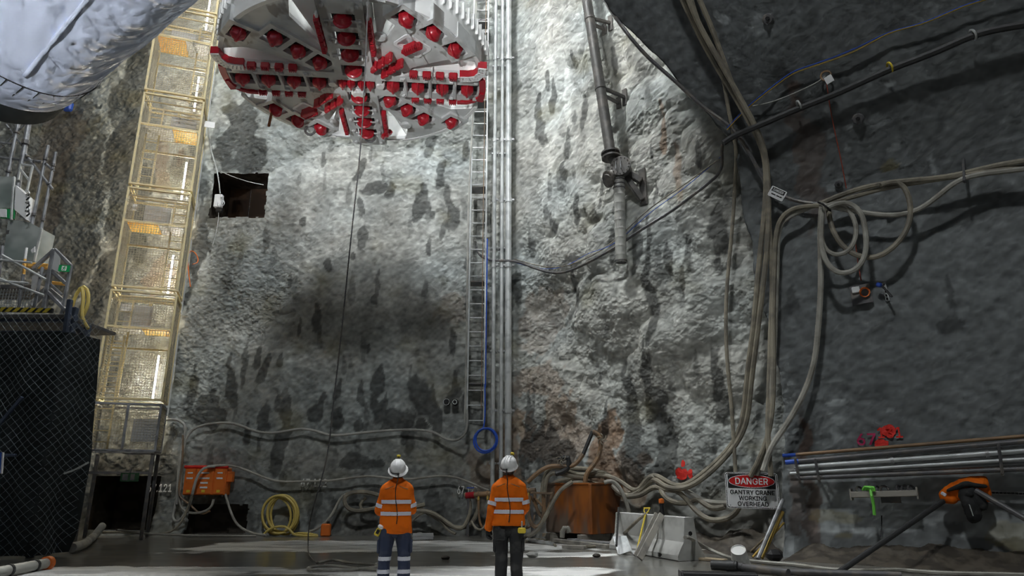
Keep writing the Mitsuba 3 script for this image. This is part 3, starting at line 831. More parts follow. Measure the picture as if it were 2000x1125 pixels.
for k in range(-1, 6):
    z0, z1 = ZB + ZH * k, ZB + ZH * (k + 1)
    if k == -1: z0 = 2.24
    fr_ = []
    for x in (TX0, TX1):
        for y in (TY0, TY1):
            fr_.append(bar([x, y, z0 + .03], [x, y, z1 - .05], .06, .06, bevel=.008))
    for z in (z0 + .06, z1 - .08):
        for y in (TY0, TY1): fr_.append(bar([TX0, y, z], [TX1, y, z], .07, .06, bevel=.008))
        for x in (TX0, TX1): fr_.append(bar([x, TY0, z], [x, TY1, z], .07, .06, bevel=.008))
    mat = 'm_cream' if k >= 0 else 'm_scaffold'
    mk = put(tw, 'cage_frame', cat(fr_), mat)
    put(mk, 'mesh_front', mesh_panel(TX0, TX1, z0 + .1, z1 - .1, ('y', TY0)), 'm_mesh', False)
    put(mk, 'mesh_side', mesh_panel(TY0, TY1, z0 + .1, z1 - .1, ('x', TX0)), 'm_mesh', False)
    put(mk, 'mesh_side', mesh_panel(TY0, TY1, z0 + .1, z1 - .1, ('x', TX1)), 'm_mesh', False)
    if k < 0:
        put(tw, 'gate', bar([-10.55, TY0 - .04, z0 + .1], [-10.55, TY0 - .04, z1 - .1], .06), 'm_scaffold')
        put(tw, 'landing_board', rbox([-10.2, 19.9, z0 + .03], [.9, 1.0, .05], .005), 'm_greyplate')
        put(tw, 'louvre_board', rbox([-10.1, 19.3, z0 + .62], [.62, .04, .62], .005), 'm_greyplate')
        ladder_part(-11.2, 19.5, z0 + .1, z1 + 1.9)
        continue
    zl = z0 + 2.05
    left = (k % 2 == 1)                                   # which half carries the yellow hatch
    xm = (TX0 + TX1) / 2 + .06
    ha, hb = (TX0 + .08, xm) if left else (xm, TX1 - .08)
    ga, gb = (xm + .04, TX1 - .08) if left else (TX0 + .08, xm - .04)
    put(tw, 'hatch_board', rbox([(ha + hb) / 2, 19.62, zl], [hb - ha, .85, .045], .006), 'm_orangeply', label='orange yellow hatch board')
    put(tw, 'landing_board', rbox([(ga + gb) / 2, 19.62, zl], [gb - ga, .85, .04], .006), 'm_greyplate')
    for y in (TY0 + .02, 20.1): put(tw, 'landing_beam', bar([TX0, y, zl + .02], [TX1, y, zl + .02], .07, .05), 'm_cream')
    put(tw, 'guard_rail', bar([TX0, 20.15, zl - .42], [TX1, 20.15, zl - .42], .06, .05), 'm_cream')
    put(tw, 'guard_rail', bar([TX0, 19.2, zl + .85], [TX1, 19.2, zl + .85], .05, .04), 'm_cream')
    xp = (TX1 - .62, TX0 + .72, TX1 - .6, TX0 + .8, TX0 + .8, TX1 - .6)[k]
    put(tw, 'grey_board', rbox([xp if k != 0 else TX0 + .62, 20.0, zl + .50], [.74 if k < 3 else 1.0, .03, .72], .006), 'm_greyplate', label='plain grey board')
    if k != 3: put(tw, 'notice_plate', rbox([xp + (.75 if left is False else -.75) * (1 if k else -1), 19.95, zl + .75], [.34, .02, .22], .004), 'm_signwhite', label='small white notice plate')
    put(tw, 'corner_notice', rbox([TX0 - .01, 19.3, zl + .75], [.02, .22, .34], .004), 'm_signwhite', label='small white notice plate')
    ladder_part(TX0 + .30 if left is False else TX1 - .30, 19.55, z0 + .05 - (.0), zl + 1.0, .36, .25)
    put(tw, 'upright', bar([xm, 20.05, zl], [xm, 20.05, z1 - .1], .08, .05), 'm_cream')
for x in (TX0 + .1, TX1 - .05):
    for y in (TY0 + .1, TY1): put(tw, 'leg', bar([x, y, 0], [x, y, 2.24], .09, .09, bevel=.01), 'm_darksteel')
put(tw, 'brace', bar([TX0, TY0 + .1, 1.72], [TX1, TY0 + .1, 1.72], .07), 'm_darksteel')
# tube lamps inside the cages at the back right
scene['m_tubelight'] = {'type': 'diffuse', 'reflectance': rgb(.8, .8, .8)}
for k in range(0, 5):
    z0 = ZB + ZH * k
    tl = thing('tube_lamp', 'bright tube lamp at the right rear post of the access tower, ' + ('lowest one', 'second from below', 'third from below', 'fourth from below', 'topmost one')[k], 'lamp', 'tube lamps in the access tower')
    x, y = TX1 - .40, 20.30
    put(tl, 'light_shield', rbox([TX1 - .03, 20.54, z0 + 1.05], [.02, 1.24, 2.5], .005), 'm_white')  # board added to stop lamp light leaking onto the wall beside the tower
    scene[num(tl + '__tube')] = {**ply(cyl([x, y, z0 + .2], [x, y, z0 + 1.5], .028, 10), 'm_tubelight'), 'emitter': {'type': 'area', 'radiance': rgb(*(A([1.0, .86, .62]) * (300 if k < 3 else 240)))}}

# the tower stands a little turned, its front towards the floor of the shaft
_tm = T4().translate([-10.6, 18.95, 0]) @ T4().rotate([0, 0, 1], 20) @ T4().translate([10.6, -19.1, 0])
for key in list(scene):
    if key.startswith(('access_tower', 'tube_lamp')): scene[key] = {**scene[key], 'to_world': _tm}

# ------------------------------------------------------------------ silver ventilation duct
def px_len(px, Y):
    d = ray(px[0], px[1]); zc = Y / d[1]
    return zc / FOC
dk = thing('ventilation_duct', 'huge silver fabric ventilation duct hanging at the upper left', 'duct')
DY = 9.6
d_ax = A([-.81, .50, -.31]); d_ax /= np.linalg.norm(d_ax)
c0 = atY(40, 42, DY)
RD = 163 * px_len((40, 42), DY)
t2 = np.linspace(.25, -7.5, 140)
P_ = c0 + t2[:, None] * d_ax
R_ = RD * (1 + .10 * np.clip(-t2 / 3, 0, 1))


def duct_mesh(P, R, n=150, wr=1.0, seed=0):
    t = np.gradient(P, axis=0); t /= np.linalg.norm(t, axis=1, keepdims=True)
    a = np.cross(t, [0, 1.0, 0]); a /= np.linalg.norm(a, axis=1, keepdims=True)
    b = np.cross(t, a)
    th = np.linspace(0, 2 * np.pi, n + 1)[:-1]
    dirs = np.cos(th)[None, :, None] * a[:, None] + np.sin(th)[None, :, None] * b[:, None]
    Q = P[:, None] + R[:, None, None] * dirs
    w = meshkit.fbm(Q * [1.3, 1.3, 1.3] + seed, 3, 77 + seed) - .5
    w2 = meshkit.fbm(np.stack([Q[..., 0] * 1.2 + Q[..., 2], Q[..., 1], (Q[..., 2] - .9 * Q[..., 0]) * 5], -1), 3, 79 + seed) - .5
    Q = Q + dirs * (.10 * w + .085 * w2)[..., None] * wr
    m, k = Q.shape[:2]
    i, j = np.meshgrid(np.arange(m - 1), np.arange(k), indexing='ij')
    q_ = np.stack([i * k + j, i * k + (j + 1) % k, (i + 1) * k + (j + 1) % k, (i + 1) * k + j], -1).reshape(-1, 4)
    return trimesh.Trimesh(Q.reshape(-1, 3), np.vstack([q_[:, [0, 1, 2]], q_[:, [0, 2, 3]]]), process=False), Q


bag, QB = duct_mesh(P_, R_)
put(dk, 'bag', bag, 'm_duct', True)
cuff, QC = duct_mesh(np.linspace(c0 + d_ax * .62, c0, 24), np.linspace(RD * .955, RD * .99, 24), wr=.3, seed=5)
put(dk, 'cuff', cuff, 'm_duct', True)
cen = c0
rl = cen + (QC[-1] - cen) * 1.02
put(dk, 'lacing_line', tube(np.vstack([rl, rl[:1]]), .010, 5, raw=True), 'm_black', label='black lacing cord')
nn_ = len(rl)
for k in range(0, nn_, 4):
    a_, b_ = rl[k], QC[10][k] + (QC[10][k] - cen) * .015
    put(dk, 'lace', tube([a_, (a_ + b_) / 2, b_ + A([.0, 0, .03])], .009, 5, raw=True), 'm_black')
# welded seam running up the bag
vis = [(46, 152), (84, 105), (126, 52), (170, 0), (190, -30)]
qv = QB.reshape(-1, 3)
vm = ((qv - np.repeat(P_, QB.shape[1], 0)) * (qv - [0, 0, EYE])).sum(1) < 0
tre = cKDTree(proj(qv[vm]))
fr3 = QB.reshape(-1, 3)[vm]
sm = []
for x, y in [(np.interp(t, range(5), [v[0] for v in vis]), np.interp(t, range(5), [v[1] for v in vis])) for t in np.linspace(0, 4, 24)]:
    p = fr3[tre.query([x, y])[1]]
    r = ray(x, y)
    sm.append(A([0, 0, EYE]) + r * (p[1] / r[1] - .012))
sm = gaussian_filter1d(A(sm), 1.0, axis=0)
put(dk, 'seam', tube(sm, .035, 6, raw=True), 'm_duct', True)
collar, _ = duct_mesh(np.linspace(c0 + d_ax * 1.08, c0 + d_ax * .60, 10), np.linspace(RD * .93, RD * .93, 10), wr=.2, seed=9)
put(dk, 'mouth_collar', collar, 'm_netcloth', True, 'dark collar at the mouth of the duct')

# ------------------------------------------------------------------ cable ladder, riser pipes and what hangs there
def wall_bar_x(px_top, py_top, px_bot, py_bot, Y): return atY(px_bot, py_bot, Y), atY(px_top, py_top, Y)


cl = thing('cable_ladder', 'grey steel cable ladder running up the wall left of the white riser pipes', 'cable ladder')
LY = 20.45
xl, xr = atY(912, 820, LY)[0], atY(945, 820, LY)[0]
zl0, zl1 = atY(912, 828, LY)[2], 19.5
for x in (xl, xr): put(cl, 'rail', rbox([x, LY, (zl0 + zl1) / 2], [.05, .09, zl1 - zl0], .008), 'm_galv')
for z in np.arange(zl0 + .1, zl1, .445): put(cl, 'rung', rbox([(xl + xr) / 2, LY, z], [xr - xl, .04, .035], .006), 'm_galv')
for z in np.arange(zl0 + 1.2, zl1, 3.2): put(cl, 'wall_bracket', rbox([(xl + xr) / 2, LY + .28, z], [.5, .5, .05], .006), 'm_darksteel')
solo('ladder_cable', tube([[xl - .06, LY - .05, atY(912, 826, LY)[2]], [xl - .05, LY - .06, 6.0], [xl - .06, LY - .05, 10.5], [xl + .02, LY - .06, 13.2], [xl + .08, LY - .06, 19.4]], .035, 6, .4), 'm_conduit', 'thick grey cable running up the left rail of the cable ladder', 'cable')
solo('ladder_cable', tube([[xr + .04, LY - .08, 4.2], [xr + .05, LY - .09, 8.6], [xr + .05, LY - .08, 8.9]], .02, 6, .4), 'm_bluehose', 'blue cable running up the right rail of the cable ladder', 'cable')
solo('ladder_cable', tube([[xr - .08, LY - .05, 3.6], [xr - .09, LY - .06, 10.0], [xr - .08, LY - .05, 19.4]], .012, 5, .4), 'm_hosebrown', 'thin brown cable along the rungs of the cable ladder', 'cable')
pipes = [(965, .060, 'left thin white riser pipe of three beside the cable ladder'), (980, .056, 'middle thin white riser pipe of three beside the cable ladder'), (993, .098, 'thick white riser pipe, right of the two thin ones')]
zps = [19.6, 15.45, 12.35, 10.2, 8.0, 3.5]
for px_, r, lab in pipes:
    pk = thing('riser_pipe', lab, 'pipe', 'riser pipes')
    x = atY(px_, 500, 20.35)[0]
    zb = .3 if r > .09 else 1.0
    put(pk, 'barrel', cyl([x, 20.35, zb], [x, 20.35, 19.7], r, 18), 'm_galv')
    for z in zps[1:]:
        put(pk, 'coupling', cyl([x, 20.35, z - .07], [x, 20.35, z + .07], r * 1.28, 18), 'm_galv')
        put(pk, 'coupling_bolt', rbox([x + r * 1.5, 20.3, z], [.09, .06, .07], .01), 'm_steel')
    for z in np.arange(2.0, 19, 3.3):
        put(pk, 'clamp', rbox([x, 20.5, z], [.22, .22, .06], .01), 'm_steel')
zq = atY(950, 860, 20.2)[2]
ck_ = thing('hose_coil', 'bright blue hose wound in a round coil at the foot of the cable ladder', 'hose coil')
xc = atY(949, 860, 20.2)[0]
for k in range(6):
    R0 = .30 + .012 * (k % 3)
    t = np.linspace(0, 2 * np.pi, 40)
    p = np.stack([xc + .03 * math.sin(k * 2.1) + R0 * np.cos(t), 20.15 + .03 * k - .08 + .02 * np.sin(t * 2 + k), zq + .02 * math.cos(k * 1.7) + R0 * 1.06 * np.sin(t)], -1)
    put(ck_, 'turn', tube(p, .024, 6, raw=True), 'm_bluehose')
put(ck_, 'tail', tube([[xc - .1, 20.15, zq + .3], [xc - .05, 20.2, zq + .5], [xr + .02, LY - .08, 4.3]], .022, 6), 'm_bluehose')


def cable(name, pts, r, mat, label, cat_='cable', group=None, n=7, step=.12, ties=(), tie_mat='m_hose'):
    key = solo(name, tube(pts, r, n, step), mat, label, cat_, group)
    return key


# cables across the oblique wall
sag = [(930, 480, .5), (935, 495, .55), (960, 508, .75), (1003, 510, .75), (1040, 522, .45), (1075, 532, .45), (1100, 532, .45), (1140, 517, .5), (1190, 490, .5), (1215, 474, .5), (1260, 444, .35), (1310, 413, .3), (1360, 376, .3), (1400, 343, .3), (1410, 320, .4), (1410, 295, .6), (1412, 280, .8)]
cable('sagging_cable', onB(*sag), .04, 'm_darksteel', 'black cable sagging from the riser pipes across the oblique wall to the brow')
cable('sagging_cable', onB((1005, 506, .6), (1060, 520, .3), (1120, 515, .3), (1200, 470, .3), (1260, 415, .25), (1330, 365, .25), (1405, 310, .3)), .016, 'm_hose', 'thin tan cable strung above the black sagging cable')
cable('sagging_cable', onB((1005, 512, .6), (1050, 524, .3), (1110, 517, .3), (1150, 495, .3), (1195, 478, .3), (1262, 422, .25), (1330, 372, .25), (1408, 306, .3)), .008, 'm_bluehose', 'thin blue cable strung above the black sagging cable')

# the discharge pipe with its valve
dp = thing('discharge_pipe', 'long dark grey pipe with flanged valve and wrapped hose end on the oblique wall', 'pipe')
pv = WB.hit(1207, 330, .75)
Yv = pv[1]
ptop = WB.hit(1140, -40, .95)
pa, pb_ = ptop, atY(1192, 298, Yv)
zc = lambda p: p[1] * CP + (p[2] - EYE) * SP
r1 = 10.5 * zc(pb_) / FOC
put(dp, 'barrel', cyl(pa + (pa - pb_) * .15, pb_, r1, 24), 'm_pipegrey')
ax = (pa - pb_) / np.linalg.norm(pa - pb_)


def flange(c, d, r, parent=dp, n=12, th=.05):
    d = A(d, float) / np.linalg.norm(d)
    fk = put(parent, 'flange', cyl(c - d * th / 2, c + d * th / 2, r, 28), 'm_pipegrey')
    Mf = frame(c, d, (0, 1, 0.2))
    for k in range(n):
        o = (Mf @ A([r * .84 * math.cos(2 * math.pi * k / n), r * .84 * math.sin(2 * math.pi * k / n), 0, 1]))[:3]
        put(fk, 'bolt', cyl(o - d * (th / 2 + .025), o + d * (th / 2 + .025), .018, 6), 'm_pipegrey')


for off in (.02, .16): flange(pb_ + ax * -off, ax, r1 * 1.75)
put(dp, 'neck', cyl(pb_, atY(1203, 320, Yv), r1 * .95, 20), 'm_pipegrey')
vc = atY(1216, 330, Yv - .05)
dv = A([-.42, -.9, .05])
flange(vc + dv / np.linalg.norm(dv) * .20, dv, .29, n=14)
put(dp, 'valve_body', cyl(vc - dv * .22, vc + dv * .2, .22, 24), 'm_pipegrey')
for s in (-.07, .07):
    Mf = frame(vc + dv / np.linalg.norm(dv) * .24, dv)
    put(dp, 'lifting_handle', tube([(Mf @ A([s - .04, -.11, 0, 1]))[:3], (Mf @ A([s - .04, -.11, .05, 1]))[:3], (Mf @ A([s - .04, .11, .05, 1]))[:3], (Mf @ A([s - .04, .11, 0, 1]))[:3]], .012, 6, raw=True), 'm_steel')
ec = atY(1188, 350, Yv - .05)
de = A([-.85, -.35, -.35])
put(dp, 'elbow', tube([atY(1212, 332, Yv), atY(1198, 341, Yv - .03), ec], r1 * 1.05, 18, .05), 'm_pipegrey')
flange(ec, de, .24, n=12)
pl = atY(1209, 348, Yv - .02)
pe = atY(1213, 513, Yv + .12)
r2 = 11.0 * zc(pe) / FOC
put(dp, 'reducer', cyl(atY(1210, 336, Yv), pl, r1 * 1.1, 20), 'm_pipegrey')
n_ = 70
ph = np.linspace(0, 1, n_)[:, None] * (pe - pl) + pl
wob = r2 * (1 + .05 * (meshkit.fbm(np.stack([np.linspace(0, 14, n_), 0 * ph[:, 0], 0 * ph[:, 0]], -1), 3, 4) - .5)) * np.where(np.arange(n_) % 7 == 0, 1.05, 1)
put(dp, 'hose_end', tube(ph, wob, 20, raw=True), 'm_conduit', 20, 'pale wrapped flexible hose')
for t in (.02, .07, .12, .98): put(dp, 'hose_clamp', cyl(pl + (pe - pl) * (t - .006), pl + (pe - pl) * (t + .006), r2 * 1.1, 20), 'm_darksteel')
put(dp, 'hose_mouth', cyl(pe, pe + (pe - pl) / np.linalg.norm(pe - pl) * .01, r2 * .9, 20), 'm_black')
bp = WB.hit(1256, 365, .1)
put(dp, 'wall_plate', rbox(bp, [.08, .22, 1.1], .02, rotz(math.radians(45))), 'm_pipegrey')
put(dp, 'bracket_arm', bar(vc + A([0.1, .1, -.05]), bp + A([-.05, -.05, .15]), .16, .18, bevel=.02), 'm_pipegrey')
put(dp, 'bracket_strut', bar(vc + A([0.1, .1, -.2]), bp + A([-.05, -.05, -.42]), .16, .16, bevel=.02), 'm_pipegrey')
for (x0, y0, x1, y1) in ((1152, 44, 1192, 45), (1160, 56, 1180, 57), (1177, 182, 1220, 190), (1185, 196, 1208, 201)):
    t = (y0 + 40) / 340
    c0_ = pa + (pb_ - pa) * t
    w0 = WB.hit(x1, y1, .05)
    put(dp, 'support_arm', bar(c0_ + A([.05, -.02, 0]), w0, .09, .10, bevel=.015), 'm_pipegrey')
    put(dp, 'support_plate', rbox(w0, [.05, .16, .55 if x1 - x0 > 35 else .4], .01, rotz(math.radians(45))), 'm_pipegrey')
    if x1 - x0 > 35: put(dp, 'strap', lathe([(r1 * 1.0, -.05), (r1 * 1.1, -.05), (r1 * 1.1, .05), (r1 * 1.0, .05)], 24, R=None).apply_transform(frame(c0_, ax, (0, 1, .2))), 'm_pipegrey')

# hoses coming down from the brow and fanning out to the foot of the wall: pixel, stand-off from the wall
def carry_on(pts, d=170):
    """hoses and cables that leave the picture go on along the wall"""
    pts = list(pts)
    for e, n in ((0, 1), (-1, -2)):
        (x0, y0), (x1, y1) = pts[e][:2], pts[n][:2]
        if y0 <= -10 or x0 >= 1995:
            L = math.hypot(x0 - x1, y0 - y1)
            q_ = (x0 + (x0 - x1) / L * d, y0 + (y0 - y1) / L * d, *pts[e][2:])
            pts = [q_] + pts if e == 0 else pts + [q_]
    return pts


def mixpath(pts):
    out = []
    for x, y, o, w in pts: out.append((WR if w == 'R' else WB).hit(x, y, o))
    return out


def hose(pts, r, mat, label, group='hoses hanging down the right wall', name='hanging_hose'):
    pts = carry_on(pts)
    p = A(mixpath(pts))
    # even out jumps where a path changes wall
    y = gaussian_filter1d(np.interp(np.linspace(0, len(p) - 1, 8 * len(p)), range(len(p)), [q_[1] for q_ in p]), 9, mode='nearest')
    yy = np.interp(range(len(p)), np.linspace(0, len(p) - 1, 8 * len(p)), y)
    pts3 = [atY(a[0], a[1], Y) for a, Y in zip(pts, yy)]
    return solo(name, tube(pts3, r, 8, .1), mat, label, 'hose', group)


R, B = 'R', 'B'
hose([(1345, -20, .15, R), (1372, 60, .15, R), (1405, 130, .15, R), (1424, 220, .2, R), (1437, 290, .3, R), (1436, 350, .5, B), (1432, 420, .6, B), (1424, 510, .5, B), (1418, 600, .5, B), (1420, 700, .5, B), (1428, 790, .5, B), (1437, 930, .4, B)], .045, 'm_hose', 'flattened tan hose hanging leftmost down to the danger sign')
hose([(1324, -20, .2, R), (1352, 40, .2, R), (1385, 105, .2, R), (1430, 180, .2, R), (1470, 250, .25, R), (1492, 305, .3, R), (1494, 400, .3, R), (1484, 500, .3, R), (1471, 640, .4, R), (1459, 740, .5, B), (1447, 830, .5, B), (1420, 880, .5, B), (1370, 927, .45, B), (1320, 948, .4, B), (1277, 929, .4, B), (1248, 955, .35, B), (1215, 966, .3, B), (1160, 945, .4, B), (1100, 950, .3, B), (1080, 965, .3, B)], .062, 'm_hose', 'tan hose sweeping down the right wall and left over to the rusty tank, upper one')
hose([(1338, -20, .35, R), (1362, 40, .35, R), (1400, 110, .35, R), (1442, 185, .3, R), (1481, 260, .3, R), (1497, 320, .35, R), (1500, 450, .35, R), (1490, 560, .35, R), (1478, 660, .4, R), (1466, 760, .5, B), (1452, 840, .5, B), (1405, 905, .6, B), (1345, 950, .5, B), (1300, 950, .5, B), (1275, 938, .5, B), (1240, 965, .4, B), (1205, 958, .4, B), (1175, 925, .4, B), (1130, 915, .4, B), (1075, 912, .3, B)], .062, 'm_hose', 'tan hose sweeping down the right wall and left over to the rusty tank, lower one')
hose([(1358, -20, .2, R), (1392, 60, .2, R), (1425, 150, .2, R), (1462, 235, .2, R), (1490, 300, .2, R), (1501, 420, .25, R), (1508, 540, .3, R), (1505, 650, .3, R), (1502, 760, .3, R), (1500, 850, .3, R), (1506, 930, .3, R)], .058, 'm_hose', 'straight tan hose hanging down the wall to the right end of the danger sign')
hose([(1604, 396, .35, R), (1552, 418, .3, R), (1526, 440, .3, R), (1518, 500, .3, R), (1515, 600, .3, R), (1511, 700, .3, R), (1505, 790, .35, R), (1500, 850, .4, R), (1478, 928, .5, B)], .055, 'm_hosegrey', 'grey hose bending down from the coiled bundle, nearer the wall')
hose([(1604, 402, .45, R), (1550, 408, .4, R), (1522, 435, .4, R), (1512, 520, .4, R), (1510, 620, .4, R), (1508, 800, .4, R), (1490, 880, .5, R), (1466, 930, .5, B)], .055, 'm_hose', 'tan hose bending down from the coiled bundle to the top of the danger sign')
hose([(1606, 395, .5, R), (1602, 450, .45, R), (1603, 550, .4, R), (1597, 650, .4, R), (1588, 715, .4, R), (1563, 782, .4, R), (1530, 838, .4, R), (1508, 872, .4, R), (1490, 920, .4, R)], .062, 'm_hosegrey', 'grey hose curving down alone across the right wall below the coil')
hose([(2030, 310, .3, R), (1940, 325, .35, R), (1850, 345, .4, R), (1760, 354, .4, R), (1690, 366, .4, R), (1640, 382, .4, R), (1600, 399, .4, R)], .06, 'm_hose', 'upper of the two tan hoses running to the right edge above the coil')
hose([(2030, 322, .3, R), (1900, 340, .35, R), (1800, 355, .35, R), (1710, 372, .35, R), (1640, 392, .35, R), (1596, 402, .35, R)], .055, 'm_hose', 'lower of the two tan hoses running to the right edge above the coil')
hose([(2030, 326, .35, R), (1960, 335, .4, R), (1885, 348, .45, R), (1842, 375, .5, R), (1795, 408, .5, R), (1745, 420, .5, R), (1685, 415, .5, R), (1625, 404, .5, R), (1602, 398, .5, R)], .055, 'm_hosegrey', 'grey hose slung from the wall hook in a low curve to the coil')
hose([(1720, 362, .5, R), (1752, 356, .55, R), (1772, 378, .55, R), (1778, 420, .55, R), (1765, 458, .55, R), (1735, 490, .5, R), (1700, 503, .5, R), (1655, 488, .5, R), (1625, 445, .5, R), (1618, 405, .5, R)], .055, 'm_hose', 'largest loop of the coiled tan hose on the right wall')
hose([(1606, 405, .6, R), (1640, 398, .6, R), (1664, 420, .6, R), (1672, 455, .6, R), (1658, 488, .6, R), (1632, 497, .6, R), (1610, 482, .6, R), (1604, 440, .6, R), (1606, 405, .6, R)], .05, 'm_hosegrey', 'smallest loop of the coiled hose on the right wall')
hose([(1612, 408, .7, R), (1650, 396, .7, R), (1678, 412, .7, R), (1690, 450, .7, R), (1690, 495, .7, R), (1670, 526, .7, R), (1638, 532, .7, R), (1614, 510, .7, R), (1604, 470, .7, R), (1606, 408, .7, R)], .055, 'm_hosegrey', 'middle loop of the coiled hose hanging lowest on the right wall')
cable('coil_tie', A(mixpath([(1598, 395, .75, R), (1612, 402, .9, R), (1622, 412, .75, R)])), .02, 'm_black', 'dark tie holding the coiled hoses together', 'tie')
hk = solo('cable_hook', bar(WR.hit(1882, 312, .1), WR.hit(1884, 355, .55), .05, .09, bevel=.01), 'm_darksteel', 'steel hook holding the tan hoses on the right wall', 'hook')
# cables on the brow
cable('brow_cable', A(onB((1172, -20, 1.2)) + mixpath([(1210, 45, .1, R), (1262, 108, .1, R), (1320, 160, .1, R), (1375, 210, .12, R), (1430, 252, .15, R), (1475, 320, .2, R), (1510, 370, .2, R), (1560, 393, .2, R), (1600, 398, .25, R)])), .045, 'm_darksteel', 'dark cable running along the edge of the overhanging brow to the coil')
cable('brow_cable', A(mixpath(carry_on([(1412, 280, .3, R), (1430, 268, .3, R), (1475, 248, .35, R), (1560, 212, .25, R), (1640, 180, .25, R), (1740, 135, .25, R), (1830, 100, .25, R), (1900, 70, .25, R), (1960, 55, .25, R), (2040, 42, .25, R)]))), .07, 'm_rubber', 'thick black cable rising to the right across the brow', step=.1)
cable('brow_cable', A(mixpath(carry_on([(1420, 250, .2, R), (1462, 207, .2, R), (1520, 160, .15, R), (1550, 140, .15, R), (1600, 122, .15, R), (1680, 90, .15, R), (1740, 62, .15, R), (1800, 45, .15, R), (1880, 12, .15, R), (1960, -12, .15, R)]))), .013, 'm_signblue', 'thin blue cable rising to the right above the thick black cable')
cable('brow_cable', A(mixpath(carry_on([(1420, 254, .2, R), (1462, 210, .2, R), (1520, 164, .15, R), (1550, 144, .15, R), (1600, 126, .15, R), (1680, 95, .15, R), (1740, 64, .15, R), (1800, 47, .15, R), (1880, 14, .15, R), (1960, -10, .15, R)]))), .015, 'm_bronze', 'thin yellowish cable rising to the right along the blue one')
cable('brow_cable', A(mixpath([(1470, 207, .12, R), (1510, 198, .12, R), (1560, 178, .12, R), (1600, 158, .12, R), (1612, 148, .12, R)])), .012, 'm_conduit', 'thin grey cable from the hoses to the small white tag on the brow')
for x, y in ((1474, 248), (1738, 131), (1900, 68), (1560, 205)):
    solo('cable_hanger', ring(WR.hit(x, y, .25), A([1, -.3, .4]), .10, .022, 14, 6), 'm_galv' if x != 1738 else 'm_yellow', {1474: 'pale tape band on the thick black cable beside the hoses', 1738: 'yellow ring hanger on the thick black cable, middle one', 1900: 'grey ring hanger on the thick black cable near the right edge', 1560: 'grey ring hanger on the thick black cable below the dark blotch'}[x], 'cable hanger')
sk_ = thing('cable_reel', 'small coil of brown cord with a white tag on the brow', 'cord coil')
put(sk_, 'cord', ring(WR.hit(1613, 148, .12), [-.5, -.8, -.3], .10, .022, 20, 6), 'm_hosebrown')
put(sk_, 'tag', rbox([0, 0, 0], [.16, .16, .02], .004).apply_transform(frame(WR.hit(1619, 155, .25), [-.5, -.8, -.3], roll=.3)), 'm_signwhite', label='white tag')
cable('red_cord', A(mixpath([(1614, 160, .1, R), (1625, 230, .08, R), (1640, 300, .08, R), (1653, 368, .1, R)])), .011, 'm_redcord', 'thin red cord hanging from the cord coil down the brow', 'cord')
cable('red_cord', A(mixpath([(1668, 440, .08, R), (1674, 500, .08, R), (1682, 548, .08, R)])), .011, 'm_redcord', 'thin red cord hanging behind the coil down to the dark plate', 'cord')
for x, y, s, lab in ((1500, 37, 1, 'rock bolt plate high on the brow'), (1676, 232, 1, 'rock bolt plate in the middle of the brow below the white tag'), (1638, 360, .7, 'rock bolt plate on the brow above the coil')):
    bk_ = thing('rock_bolt', lab, 'rock bolt')
    Mf = frame(WR.hit(x, y, .06), [-.5, -.75, -.42], roll=.6)
    put(bk_, 'plate', lathe([(0, 0), (.13 * s, 0), (.10 * s, .03), (0, .04)], 8).apply_transform(Mf), 'm_darksteel')
    put(bk_, 'nut', cyl([0, 0, .03], [0, 0, .10], .045 * s, 6).apply_transform(Mf), 'm_black')
# sensor plate, clamp on a channel, plate sign
sp_ = thing('sensor_plate', 'dark square plate with white box and orange cable coil on the right wall', 'sensor')
Mf = frame(WR.hit(1682, 575, .08), [-.537, -.843, 0], roll=.06)
put(sp_, 'plate', rbox([0, 0, 0], [.40, .42, .03], .005).apply_transform(Mf), 'm_darksteel')
put(sp_, 'box', rbox([-.08, .11, .04], [.15, .13, .05], .008).apply_transform(Mf), 'm_signwhite', label='white box')
for k in range(3): put(sp_, 'cable_turn', tube([(Mf @ A([.08 + (.08 + .008 * k) * math.cos(t), .02 + (.09 + .006 * k) * math.sin(t), .04 + .012 * k, 1]))[:3] for t in np.linspace(0, 2 * math.pi, 22)], .010, 6, raw=True), 'm_orangebox', label='orange cable turn')
kk = thing('steel_channel', 'short perforated steel channel with a blue clamp on the right wall', 'bracket')
c0_, c1_ = WR.hit(1726, 552, .05), WR.hit(1734, 588, .05)
put(kk, 'channel', bar(c0_, c1_, .07, .04, bevel=.006), 'm_galv')
for t in np.linspace(.12, .9, 5): put(kk, 'slot', rbox(c0_ + (c1_ - c0_) * t + A([-.02, -.025, 0]), [.03, .02, .04], .004), 'm_black')
put(kk, 'clamp', bar(WR.hit(1712, 556, .2), WR.hit(1722, 557, .25), .10, .09, bevel=.02), 'm_signblue', label='blue clamp')
put(kk, 'strap', bar(WR.hit(1722, 557, .2), WR.hit(1742, 580, .3), .05, .03, bevel=.006), 'm_rubber')


# ------------------------------------------------------------------ signs and lettering
def text_on(parent, txt, h, Mf, x, y, z, mat, bold=True, name='lettering', width=None):
    m = meshkit.text_mesh(txt, h, .004, bold)
    b = m.bounds
    if width: m.apply_scale([width / (b[1][0] - b[0][0]), 1, 1]); b = m.bounds
    m.apply_translation([x - (b[0][0] + b[1][0]) / 2, y - (b[0][1] + b[1][1]) / 2, z])
    return put(parent, name, m.apply_transform(Mf), mat, False, txt.lower() + ' lettering')


def rrect(w, h, r): return sbox(-w / 2 + r, -h / 2 + r, w / 2 - r, h / 2 - r).buffer(r, 8)


